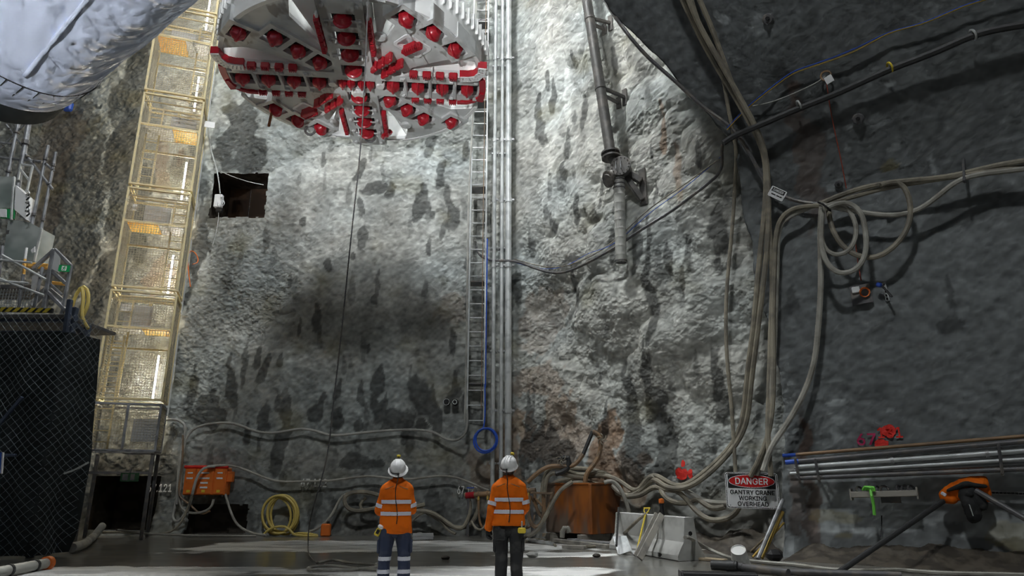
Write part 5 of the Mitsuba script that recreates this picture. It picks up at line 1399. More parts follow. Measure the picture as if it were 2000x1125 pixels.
put(pl_, 'web', bar(atZ(806, 1048, .1), atZ(846, 1047, .1), .06, .16, bevel=.006), 'm_greyplate')
for z in (.02, .19): put(pl_, 'flange', bar(atZ(806, 1048, z), atZ(846, 1047, z), .20, .025, bevel=.004), 'm_greyplate')
bs = thing('black_slab', 'black steel box section lying on the floor at the bottom edge', 'steel box')
put(bs, 'beam', bar(atZ(1331, 1127, .09), atZ(1480, 1131, .09), .26, .16, bevel=.012), 'm_black')
put(bs, 'end_plate', bar(atZ(1329, 1127, .09), atZ(1331, 1127, .09), .28, .18, bevel=.005), 'm_darksteel')
cable('floor_hose', onF((1338, 1050, .5), (1350, 1052, .42), (1384, 1072, .15), (1419, 1087, .05), (1451, 1094, .04), (1491, 1098, .04), (1560, 1104, .04), (1587, 1108, .04), (1640, 1113, .04), (1713, 1114, .04), (1756, 1113, .04), (1817, 1118, .04), (1920, 1121, .04), (2040, 1124, .04)), .035, 'm_hosegrey', 'long pale hose on the floor along the foot of the right wall', 'hose')
# bucket
bu = thing('bucket', 'white plastic bucket tipped over on the floor by the right wall', 'bucket')
Mb_ = frame(atZ(1445, 1090, .17), [-.25, -.55, .80])
put(bu, 'shell', lathe([(0, -.17), (.13, -.17), (.165, .15), (.172, .16), (.172, .185), (.158, .185), (.122, -.15), (0, -.15)], 28).apply_transform(Mb_ @ rot(math.pi, [1, 0, 0])), 'm_bucket')
put(bu, 'base_rim', lathe([(.118, .17), (.13, .17), (.13, .185), (.118, .185)], 28).apply_transform(Mb_), 'm_bucket')
put(bu, 'wire_handle', tube([(Mb_ @ A([.17 * math.cos(t), .17 * math.sin(t), -.15 - .05 * abs(math.sin(t)), 1]))[:3] for t in np.linspace(0, math.pi, 14)], .006, 6, raw=True), 'm_steel')
for k, (x0, y0, x1, y1, w, mt, lab) in enumerate(((1529, 976, 1480, 1092, .085, 'm_steel', 'blue grey steel tube leaning on the wall beside the bucket'), (1529, 1000, 1488, 1090, .07, 'm_bronze', 'thick brassy stick leaning beside the grey steel tube'), (1531, 1021, 1470, 1088, .045, 'm_bronze', 'thin brassy stick leaning rightmost by the bucket'), (1500, 1045, 1464, 1080, .05, 'm_timber', 'short timber stick behind the bucket'))):
    a_, b_ = WR.hit(x0, y0, .15 + .05 * k), atZ(x1, y1, .03)
    solo('leaning_stick', cyl(a_, b_, w / 2, 10) if k != 3 else bar(a_, b_, w, w * .6, bevel=.005), mt, lab, 'stick')
solo('black_bag', rbox(atZ(1512, 1085, .12), [.3, .25, .22], .08), 'm_black', 'black bag in the shade behind the leaning sticks', 'bag')


def heap(wall, x0, x1, yfoot, h, w, seed):
    """mud banked up against the foot of a wall"""
    n, m = 150, 22
    P = np.zeros((m, n, 3))
    for j, x in enumerate(np.linspace(x0, x1, n)):
        f = wall.hit(x, np.interp(x, *yfoot), 0)
        t = ray(x, 1000); nrm = A([-.537, -.843, 0])
        hh = h * (.45 + 1.1 * meshkit.fbm(A([[f[0] * 1.6, f[1] * 1.6, seed]]), 3, seed)[0]) * min(1, (j + 1) / 14, (n - j) / 14)
        for i, u in enumerate(np.linspace(-.25, 1, m)):
            b = f * [1, 1, 0] + nrm * (w * u)
            z = hh * max(0, 1 - max(u, 0)) ** 1.4 - .03 * (u > .9)
            P[i, j] = b + A([0, 0, z])
    nz = meshkit.fbm(P * 5, 4, seed) - .5
    P[..., 2] += .16 * nz * np.clip(P[..., 2] / .12, 0, 1)
    P[..., 0] += .08 * nz
    return grid_mesh(P)


solo('mud_heap', heap(WR, 1545, 2080, ([1545, 1700, 1850, 2000, 2080], [1088, 1098, 1104, 1112, 1116]), .30, .9, 3), 'm_mud', 'dark brown mud banked along the foot of the right wall', 'mud', kind='stuff', smooth=True)
solo('mud_heap', heap(WB, 1215, 1530, ([1215, 1300, 1400, 1530], [1060, 1070, 1078, 1086]), .38, .8, 8), 'm_mud', 'brown mud banked up behind the bucket and the barrier', 'mud', kind='stuff', smooth=True)

# ------------------------------------------------------------------ right wall: pipe bundle, shelf, clothing, poles
bun = [(1529, 890, 2000, 852, .034, 'm_hosebrown', 1, 'topmost brownish pipe with a blue end'), (1535, 903, 2000, 862, .046, 'm_darksteel', 1, 'second pipe from the top with a blue end'), (1552, 905, 2000, 874, .040, 'm_steel', 0, 'third pipe from the top'),
       (1556, 912, 2000, 881, .046, 'm_galv', 0, 'bright galvanised pipe, fourth from the top'), (1552, 919, 2000, 889, .040, 'm_steel', 0, 'fifth pipe from the top'), (1543, 925, 2000, 897, .034, 'm_galv', 0, 'sixth pipe from the top, sticking out left'), (1556, 928, 2000, 906, .044, 'm_steel', 0, 'second pipe from the bottom'), (1558, 934, 2000, 916, .044, 'm_darksteel', 0, 'lowest pipe')]
for k, (x0, y0, x1, y1, r, mt, blue, lab) in enumerate(bun):
    pk = thing('stored_pipe', lab + ' of the bundle on the right wall', 'pipe', 'pipes stored on the right wall')
    o = .42 if k % 2 else .34
    a_, e_ = WR.hit(x0, y0, .36 + .08 * (k % 2)), WR.hit(x1, y1, .36 + .08 * (k % 2))
    b_ = a_ + (e_ - a_) * 1.25
    put(pk, 'barrel', cyl(a_, b_, r, 14), mt)
    put(pk, 'bore', cyl(a_ - (b_ - a_) * .0004, a_, r * .8, 12), 'm_black')
    if blue: put(pk, 'blue_end', cyl(a_ - (b_ - a_) * .001, a_ + (b_ - a_) * .05, r * 1.06, 14), 'm_bluehose', label='blue painted end')
    for t in (.3, .62):
        if k in (2, 3): put(pk, 'coupling', cyl(a_ + (b_ - a_) * (t + .02 * k), a_ + (b_ - a_) * (t + .02 * k + .012), r * 1.35, 14), 'm_steel')
for k, (x, y0, y1) in enumerate(((1553, 896, 936), (1592, 897, 938), (1950, 868, 926))):
    wk_ = thing('pipe_bracket', ('left', 'second', 'right')[k] + ' dark steel bracket holding the pipe bundle on the right wall', 'bracket', 'pipe bracket' + 's')
    a_, b_ = WR.hit(x, y0, .52), WR.hit(x + 8, y1, .52)
    put(wk_, 'strap', bar(a_, b_, .05, .03, bevel=.006), 'm_darksteel')
    put(wk_, 'arm', bar(b_, WR.hit(x + 8, y1, .0), .05, .06, bevel=.006), 'm_darksteel')
    put(wk_, 'arm', bar(a_, WR.hit(x, y0, .0), .04, .04, bevel=.006), 'm_darksteel')
shf = thing('timber_shelf', 'pale timber shelf tray on the right wall with a lime strap hanging over it', 'shelf')
a_, b_ = WR.hit(1661, 966, .45), WR.hit(1791, 963, .45)
wn = A([-.537, -.843, 0])
put(shf, 'front_board', bar(a_, b_, .03, .11, up=[0, 0, 1], bevel=.006), 'm_greytimber')
put(shf, 'base_board', bar(a_ - wn * .15 - A([0, 0, .05]), b_ - wn * .15 - A([0, 0, .05]), .30, .025, bevel=.005), 'm_greytimber')
for e in (a_, b_): put(shf, 'end_board', bar(e, e - wn * .30, .03, .22, up=[0, 0, 1], bevel=.005), 'm_greytimber')
c_ = (a_ + b_) / 2
put(shf, 'bracket_plate', rbox(WR.hit(1740, 975, .3), [.34, .03, .14], .005, rotz(math.atan2(-.55, .835))), 'm_darksteel')
for k, t in enumerate((.14, .25, .42, .52, .75, .84, .92)):
    p = a_ + (b_ - a_) * t - wn * .14 + A([0, 0, .02])
    tk_ = thing('shackle', ('dark steel shackle lying in the timber shelf, %s from the left' % ('first', 'second', 'third', 'fourth', 'fifth', 'sixth', 'seventh')[k]), 'shackle', 'shackles in the timber shelf')
    put(tk_, 'bow', ring(p + A([0, 0, .05]), [.3 * (-1) ** k, -1, .4], .075, .02, 18, 6, 0, 4.9), 'm_darksteel')
    put(tk_, 'pin', cyl(p + A([-.07, 0, .01]), p + A([.07, 0, .01]), .018, 8), 'm_steel')
ls = thing('lime_strap', 'lime green lashing strap knotted over the timber shelf', 'strap')
put(ls, 'tail', tube([WR.hit(1700, 955, .5), WR.hit(1702, 966, .54), WR.hit(1706, 985, .48), WR.hit(1708, 1006, .46)], .028, 6), 'm_lime')
for k in range(3): put(ls, 'knot_loop', tube([WR.hit(1685 + 5 * k, 957, .45), WR.hit(1690 + 5 * k, 950, .5), WR.hit(1700 + 4 * k, 953, .52), WR.hit(1704 + 2 * k, 959, .5)], .022, 6), 'm_lime')


def blob(points, smooth_it=12, ref=.05, noise_a=.03, seed=0):
    """cloth lump: hulls of neighbouring balls, refined, smoothed and crumpled"""
    m = m3.Manifold()
    def ball(p): return m3.Manifold.sphere(p[3], 12).translate([float(p[0]), float(p[1]), float(p[2])])
    for chain in points:
        for a, b in zip(chain[:-1], chain[1:]):
            m += m3.Manifold.batch_hull([ball(a), ball(b)])
    m = m.refine_to_length(ref)
    mm = m.to_mesh()
    t = trimesh.Trimesh(mm.vert_properties[:, :3], mm.tri_verts, process=True)
    trimesh.smoothing.filter_taubin(t, iterations=smooth_it)
    n = t.vertex_normals
    t.vertices = t.vertices + n * (noise_a * (meshkit.fbm(t.vertices * 9, 3, seed)[:, None] - .5) * 2)
    return t


def W4(x, y, o, r): return [*WR.hit(x, y, o), r]


hv = thing('hanging_jacket', 'orange and black high visibility jacket hung on the right wall', 'jacket')
put(hv, 'body', blob([[W4(1848, 965, .35, .12), W4(1880, 950, .4, .13), W4(1915, 946, .4, .13)], [W4(1848, 970, .35, .11), W4(1862, 976, .4, .08)], [W4(1880, 942, .38, .09), W4(1918, 938, .36, .09), W4(1926, 970, .32, .09)], [W4(1900, 950, .38, .12), W4(1918, 968, .34, .11)], [W4(1880, 955, .4, .12), W4(1880, 968, .4, .12)]], seed=3), 'm_hivis', 40)
put(hv, 'black_yoke', blob([[W4(1852, 958, .48, .035), W4(1885, 945, .56, .05), W4(1925, 950, .50, .035)]], seed=4, noise_a=.015), 'm_blackcloth', 40)
put(hv, 'black_lining', blob([[W4(1880, 972, .52, .06), W4(1894, 964, .56, .07)]], seed=5, noise_a=.015), 'm_blackcloth', 40)
put(hv, 'reflective_strip', bar(WR.hit(1838, 962, .52), WR.hit(1848, 968, .54), .03, .06, bevel=.008), 'm_tape')
hb = thing('hanging_bag', 'black bag hanging below the orange jacket on the right wall', 'bag')
put(hb, 'body', blob([[W4(1888, 965, .5, .12), W4(1897, 990, .5, .15), W4(1902, 1008, .48, .12)], [W4(1898, 960, .5, .10), W4(1915, 985, .48, .12)]], seed=6), 'm_blackcloth', 40)
put(hb, 'zip', bar(WR.hit(1893, 985, .68), WR.hit(1901, 1008, .66), .012, .012), 'm_galv', label='pale zip')
solo('leaning_pole', cyl(WR.hit(1842, 979, .5), atZ(1636, 1119, .06), .045, 12), 'm_rubber', 'black pole sloping from the orange jacket left down to the floor', 'pole')
solo('leaning_pole', cyl(WR.hit(1906, 958, .55), WR.hit(1906, 958, .55) + (WR.hit(1990, 1006, .7) - WR.hit(1906, 958, .55)) * 2.2, .05, 12), 'm_darksteel', 'dark pole sloping from the orange jacket right out of the picture', 'pole')
chn = thing('perforated_rail', 'perforated steel rail on the right wall at the right edge', 'rail')
a_, b_ = WR.hit(1935, 962, .15), WR.hit(1990, 964, .15)
b_ = a_ + (b_ - a_) * 2.4
put(chn, 'rail', bar(a_, b_, .03, .07, up=[0, 0, 1], bevel=.006), 'm_steel')
for t in np.linspace(.04, .96, 17): put(chn, 'slot', rbox(a_ + (b_ - a_) * t + wn * .016, [.05, .012, .03], .004, rotz(math.atan2(-.55, .835))), 'm_black')
cable('thin_cord', onR((1722, 1007, .1), (1722, 1025, .1), (1720, 1048, .15)), .01, 'm_black', 'thin cord hanging on the wall below the timber shelf', 'cord')

# ------------------------------------------------------------------ left side: netted enclosure, platform, cabin, scaffold
NY, NXR, NZ = 14.6, -9.75, 5.05
ne = thing('net_enclosure', 'tall enclosure hung with dark shade cloth and chain link mesh at the left', 'enclosure')


def net_point(a, z, o=0.0):
    """a: metres along the cloth, 0 at the front right corner, negative along the front, positive along the right side"""
    t = np.clip(1 - z / NZ, 0, 1)
    fold = .10 * np.sin(a * 7 + 2 * np.sin(z * .9)) * t + .22 * (meshkit.fbm(np.stack([np.ravel(a) * .8, np.ravel(z) * .5, 0 * np.ravel(z)], -1), 3, 55).reshape(np.shape(a)) - .5) * np.sqrt(t + .02) * 2
    bul = .10 * np.sin(np.clip(t, 0, 1) * math.pi) * np.clip(1 + a / 2.5, 0, 1) + .16 * t * np.clip(1 + a / 1.2, 0, 1)
    c = np.clip(a / .5, -1, 1) * .5 + .5            # rounded corner: turning of the normal
    ang = c * math.pi / 2
    x = NXR + np.where(a < 0, a, .25 * a) * 1.0
    y = NY + np.where(a < 0, 0, a)
    nx, ny = np.sin(ang), -np.cos(ang)
    k = fold + bul + o
    return np.stack([x + nx * k, y + ny * k, z + 0 * a], -1)


aa, zz = np.meshgrid(np.linspace(-5.2, .85, 150), np.linspace(.05, NZ - .42, 90))
put(ne, 'shade_cloth', grid_mesh(net_point(aa, zz)), 'm_netcloth', True)
wires = []
stp = .165
for s in (1, -1):
    for c0 in np.arange(-11, 8, stp):
        z_ = np.linspace(.05, NZ, 34)
        a_l = c0 + s * z_ * .9 + (0 if s > 0 else 4.5)
        ok = (a_l > -5.2) & (a_l < .85)
        if ok.sum() > 2: wires.append(tube(net_point(a_l[ok], z_[ok], .035), .0055, 3, raw=True))
put(ne, 'chain_link', cat(wires), 'm_wire', True, kind='stuff')
for x0, z0, x1, z1, w in ((-15.2, 4.98, NXR, 4.98, .14), (-15.2, 4.62, NXR, 4.62, .16), (-15.2, 4.2, NXR, 4.2, .10), (-11.9, 0, -11.9, 5, .18), (NXR - .08, 0, NXR - .08, 5.25, .13), (-13.6, 0, -13.6, 5, .18)):
    put(ne, 'frame_bar', bar([x0, NY + .28, z0], [x1, NY + .28, z1], w, w, bevel=.015), 'm_bluegrey')
for x0, z0, x1, z1, w in ((-13.5, .6, -11.2, 4.4, .09), (-11.5, 2.0, -10.2, 2.0, .07), (-11.5, 1.4, -10.3, 3.2, .07), (-12.6, 2.7, -10.6, 2.7, .07)):
    a_ = NY - .16
    put(ne, 'inner_bar', bar([x0, a_, z0], [x1, a_, z1], w, .06, bevel=.012), 'm_bluegrey')
for y in (15.45,): put(ne, 'frame_bar', bar([NXR - .08, y, 0], [NXR - .08, y, 4.98], .12, .12, bevel=.015), 'm_bluegrey')
put(ne, 'frame_bar', bar([NXR - .08, NY + .3, 4.9], [NXR - .08, 15.5, 4.7], .12, .12, bevel=.015), 'm_bluegrey')
put(ne, 'deck', rbox([-12.6, 15.6, 5.0], [5.6, 1.9, .08], .01), 'm_darksteel')
tp = thing('hazard_beam', 'beam with yellow and black hazard stripes along the top of the net enclosure', 'beam')
a_, b_ = atY(-30, 604, NY - .1), atY(104, 607, NY - .1)
put(tp, 'beam', bar(a_, b_, .05, .10, up=[0, 0, 1], bevel=.008), 'm_black')
for k in range(9):
    c_ = a_ + (b_ - a_) * ((k + .4) / 9.2)
    put(tp, 'stripe', trimesh.convex.convex_hull([c_ + A([x, -.028 - y, z]) for x, z in ((-.09, -.05), (.01, -.05), (.10, .05), (0, .05)) for y in (0, .006)]), 'm_yellow', False, 'yellow stripe')


def lb(parent, name, x0, y0, x1, y1, Y, w, mat, h=None, Y1=None, round_=False):
    a, b = atY(x0, y0, Y), atY(x1, y1, Y if Y1 is None else Y1)
    put(parent, name, cyl(a, b, w / 2, 10) if round_ else bar(a, b, w, h or w, bevel=min(w, h or w) * .15), mat)


rl_ = thing('guard_railing', 'galvanised guard railing on the platform above the net enclosure', 'railing')
for x0, y0, x1, y1 in ((-20, 506, 62, 513), (4, 498, 90, 546), (-10, 541, 86, 577), (-10, 548, 56, 553)): lb(rl_, 'rail', x0, y0, x1, y1, 14.9, .055, 'm_galv', round_=True)
for x0, y0, x1, y1 in ((83, 522, 66, 604), (46, 536, 36, 604), (5, 480, -8, 604)): lb(rl_, 'post', x0, y0, x1, y1, 14.95, .07, 'm_scaffold', round_=True)
mm_ = mesh_panel(atY(-20, 600, 15.1)[0], atY(56, 600, 15.1)[0], 5.1, 5.75, ('y', 15.1), .07, .005)
put(rl_, 'mesh_infill', mm_, 'm_wire', False)
lb(rl_, 'corner_post', 137, 585, 128, 650, NY, .10, 'm_bluegrey')
gh = thing('stair_hood', 'gable shaped steel hood over the stair at the top of the net enclosure', 'stair hood')
for x0, y0, x1, y1, w in ((107, 487, 64, 526, .08), (107, 487, 139, 519, .08), (105, 490, 86, 604, .10), (139, 517, 119, 626, .07), (98, 526, 129, 554, .08), (92, 569, 129, 607, .08), (97, 553, 122, 576, .05), (100, 526, 84, 540, .07)):
    lb(gh, 'frame_bar', x0, y0, x1, y1, 15.2, w, 'm_scaffold')
p4_ = A([atY(x, y, 15.15) for x, y in ((107, 491), (117, 502), (114, 532), (101, 525))])
put(gh, 'gable_panel', trimesh.convex.convex_hull(np.vstack([p4_, p4_ + [0, .04, 0]])), 'm_greyplate', 20, 'pale gable panel')
lb(gh, 'orange_beam', 46, 517, 97, 521, 15.4, .12, 'm_orangeply')
lb(gh, 'orange_beam', 98, 552, 130, 555, 15.5, .07, 'm_orangeply')
for q4 in (((62, 540), (75, 530), (84, 545), (60, 575)), ((56, 592), (86, 560), (90, 575), (66, 600)), ((96, 560), (122, 582), (120, 600), (92, 580))):
    p4_ = A([atY(x, y, 15.3) for x, y in q4])
    put(gh, 'stair_stringer', trimesh.convex.convex_hull(np.vstack([p4_, p4_ + [0, .05, 0]])), 'm_greyplate', 20)
ex = thing('exit_sign', 'green exit sign with a white running figure on the stair hood', 'exit sign')
Mf = frame(atY(125, 524, 15.1), [.15, -1, 0], roll=-.03)
sw = abs(atY(135, 524, 15.1)[0] - atY(115, 524, 15.1)[0])
put(ex, 'panel', extr(rrect(sw, sw * .66, .01), -.02, 0).apply_transform(Mf), 'm_green', 20)
put(ex, 'figure_field', extr(sbox(-.05, -.055, .055, .055), 0, .003).apply_transform(Mf), 'm_signwhite', False)
fig = union_all([Point(.012, .036).buffer(.011), LineString([(.008, .022), (-.004, -.008)]).buffer(.009), LineString([(.006, .018), (.03, .008), (.036, -.006)]).buffer(.005), LineString([(.004, .018), (-.02, .012), (-.03, .024)]).buffer(.005), LineString([(-.004, -.008), (.016, -.022), (.012, -.044)]).buffer(.006), LineString([(-.004, -.008), (-.014, -.028), (-.036, -.034)]).buffer(.006)])
put(ex, 'running_figure', extr(fig, .003, .006).apply_transform(Mf), 'm_green', False)
for nm, x0, y0, x1, y1, w, lab in (('scaffold_tube', 57, 236, 14, 490, .13, 'thick scaffold tube, leftmost of the leaning row under the duct'), ('scaffold_tube', 36, 240, 14, 350, .10, 'scaffold tube left of the thick one'), ('scaffold_tube', 94, 284, 62, 440, .085, 'scaffold tube, second from the right'), ('scaffold_tube', 109, 297, 80, 450, .075, 'scaffold tube, rightmost of the leaning row'),
        ('scaffold_brace', 44, 294, 103, 370, .075, 'sloping scaffold brace across the leaning tubes'), ('scaffold_brace', 86, 317, 106, 334, .06, 'short sloping brace between the two rightmost tubes'), ('scaffold_brace', -20, 276, 30, 282, .06, 'upper level scaffold tube at the left edge'), ('scaffold_brace', -20, 306, 82, 316, .07, 'lower level scaffold tube at the left edge'), ('scaffold_brace', 12, 243, 48, 290, .045, 'thin cross brace under the duct sloping right'), ('scaffold_brace', 48, 244, 0, 290, .045, 'thin cross brace under the duct sloping left')):
    key = thing(nm, lab, 'scaffold tube')
    lb(key, 'tube', x0, y0, x1, y1, 15.8, w, 'm_scaffold', round_=True)
    for t in (.15, .85): lb(key, 'coupler', x0 + (x1 - x0) * t, y0 + (y1 - y0) * t, x0 + (x1 - x0) * (t + .03), y0 + (y1 - y0) * (t + .03), 15.78, w * 1.35, 'm_darksteel', round_=True)
cb = thing('control_cabin', 'grey panelled control cabin on the platform at the left edge', 'cabin')
def quad(parent, name, pts4, Y, mat, th=.06, label=None):
    p = A([atY(x, y, Y) for x, y in pts4])
    put(parent, name, trimesh.convex.convex_hull(np.vstack([p, p + [0, th, 0]])), mat, 20, label)
quad(cb, 'lower_panel', [(16, 428), (57, 434), (82, 447), (67, 514), (6, 505)], 15.7, 'm_panelglass', .5)
quad(cb, 'side_panel', [(-30, 343), (26, 345), (24, 406), (-30, 408)], 15.75, 'm_panelglass', .3)
quad(cb, 'green_band', [(-30, 405), (28, 409), (27, 427), (-30, 424)], 15.65, 'm_green', .04, 'green band')
quad(cb, 'white_plate', [(-10, 407), (12, 408), (12, 424), (-10, 423)], 15.6, 'm_signwhite', .03, 'white plate')
quad(cb, 'junction_case', [(30, 361), (55, 384), (50, 428), (29, 410)], 15.6, 'm_signwhite', .25, 'white case')
lb(cb, 'corner_bar', 82, 446, 67, 512, 15.62, .05, 'm_galv')
lb(cb, 'corner_bar', 28, 345, 22, 430, 15.62, .05, 'm_galv')
for x0, y0, x1, y1 in ((41, 321, 64, 324), (64, 324, 52, 376), (41, 321, 36, 352), (38, 328, 57, 352)): lb(cb, 'window_bar', x0, y0, x1, y1, 15.7, .05, 'm_galv')
for k in range(6): put(cb, 'loose_lead', tube([atY(50 + 2 * k % 5, 372 + 8 * k, 15.5), atY(58, 376 + 8 * k, 15.4), atY(52, 382 + 8 * k, 15.45)], .02, 6), 'm_black' if k % 2 else 'm_galv')
put(cb, 'floor_frame', rbox([atY(30, 500, 16.3)[0], 16.3, 6.0], [2.2, 1.0, .12], .02), 'm_darksteel')
wp = thing('marker_post', 'white and orange marker post on the platform at the left', 'post')
lb(wp, 'white_part', 52, 484, 49, 506, 15.0, .055, 'm_signwhite', round_=True)
lb(wp, 'orange_part', 49, 506, 46, 543, 15.0, .06, 'm_orangeply', round_=True)
quad(wp, 'small_sign', [(60, 488), (68, 481), (68, 492), (62, 494)], 15.0, 'm_signwhite', .02)
cable('yellow_hose', [atY(x, y, 15.3) for x, y in ((137, 612), (145, 585), (156, 564), (165, 560), (172, 572), (170, 600), (160, 620), (152, 632))], .04, 'm_yellowhose', 'pale yellow hose looped over the right end of the platform, wider loop', 'hose')
cable('yellow_hose', [atY(x, y, 15.25) for x, y in ((160, 562), (163, 585), (160, 612), (166, 632), (172, 642))], .04, 'm_yellowhose', 'pale yellow hose hanging straight over the right end of the platform', 'hose')
bsn = thing('blue_sign', 'edge of a white rimmed blue sign at the left edge', 'sign')
quad(bsn, 'panel', [(-60, 878), (6, 884), (3, 924), (-60, 930)], 12.5, 'm_signblue', .02)
quad(bsn, 'rim', [(4, 883), (7, 884), (4, 925), (1, 925)], 12.48, 'm_signwhite', .02, 'white rim')
put(bsn, 'post', bar(atY(-30, 905, 12.6), atY(-30, 905, 12.6) * [1, 1, 0], .06), 'm_galv')
pp_ = thing('drain_pipe', 'grey pipe with an orange collar lying on the floor at the bottom left', 'pipe')
a_, b_ = atZ(-60, 1128, .1), atZ(92, 1100, .1)
put(pp_, 'barrel', cyl(a_, b_, .085, 18), 'm_conduit')
d = (b_ - a_) / np.linalg.norm(b_ - a_)
put(pp_, 'collar', cyl(b_ - d * .05, b_ + d * .06, .115, 18), 'm_orangebox', label='orange collar')
for t in (.45, .8): put(pp_, 'clamp', cyl(a_ + (b_ - a_) * t, a_ + (b_ - a_) * t + d * .05, .10, 18), 'm_rubber')
cable('suction_hose', onF((140, 1070, .12), (160, 1064, .12), (178, 1052, .12), (190, 1040, .15), (200, 1027, .3)), .10, 'm_conduit', 'thick grey hose curving out from under the net enclosure', 'hose', None, 14)
cable('tied_cord', [atY(x, y, 14.2) for x, y in ((125, 925), (145, 918), (160, 910), (173, 903))], .02, 'm_galv', 'pale cord tied to the right side of the net enclosure', 'cord')
solo('blue_device', rbox(WB.hit(133, 208, .3), [.3, .2, .35], .05), 'm_signblue', 'small blue and white device on the back wall under the duct', 'device')

# ------------------------------------------------------------------ the two workers
def balls(sections):
    """hull of consecutive cross-sections; a section is a list of (x, y, z, r)"""
    m = m3.Manifold()
    def hull(ss): return m3.Manifold.batch_hull([m3.Manifold.sphere(float(r), 20).translate([float(x), float(y), float(z)]) for x, y, z, r in ss])
    for a, b in zip(sections[:-1], sections[1:]): m += hull(a + b)
    return m


def fuse(ms, ref=.022, it=14):
    m = m3.Manifold()
    for k in ms: m += k
    m = m.refine_to_length(ref)
    g = m.to_mesh()
    t = trimesh.Trimesh(g.vert_properties[:, :3], g.tri_verts, process=True)
    trimesh.smoothing.filter_taubin(t, iterations=it)
    return t


def crumple(t, amp, sc, seed, zs=1.0):
    n = np.array(t.vertex_normals)
    v = t.vertices * [sc, sc, sc * zs]
    w = meshkit.fbm(v, 3, seed) - .5
    rdg = np.abs(meshkit.fbm(v * .7 + 9, 2, seed + 3) - .5)
    t.vertices = t.vertices + n * (amp * (1.6 * w - 1.4 * rdg + .25))[:, None]
    return t


def limb(pts): return balls([[p] for p in pts])


def band(mesh, z0, z1, mat_side=None, off=.006):
    """the strip of a garment between two levels, lifted off it"""
    b = mesh.slice_plane([0, 0, z0], [0, 0, 1]).slice_plane([0, 0, z1], [0, 0, -1])
    n = mesh.vertex_normals[cKDTree(mesh.vertices).query(b.vertices)[1]]
    o = trimesh.Trimesh(b.vertices + n * off, b.faces, process=True)
    return o


def cut(mesh, o, n): return mesh.slice_plane(o, n)


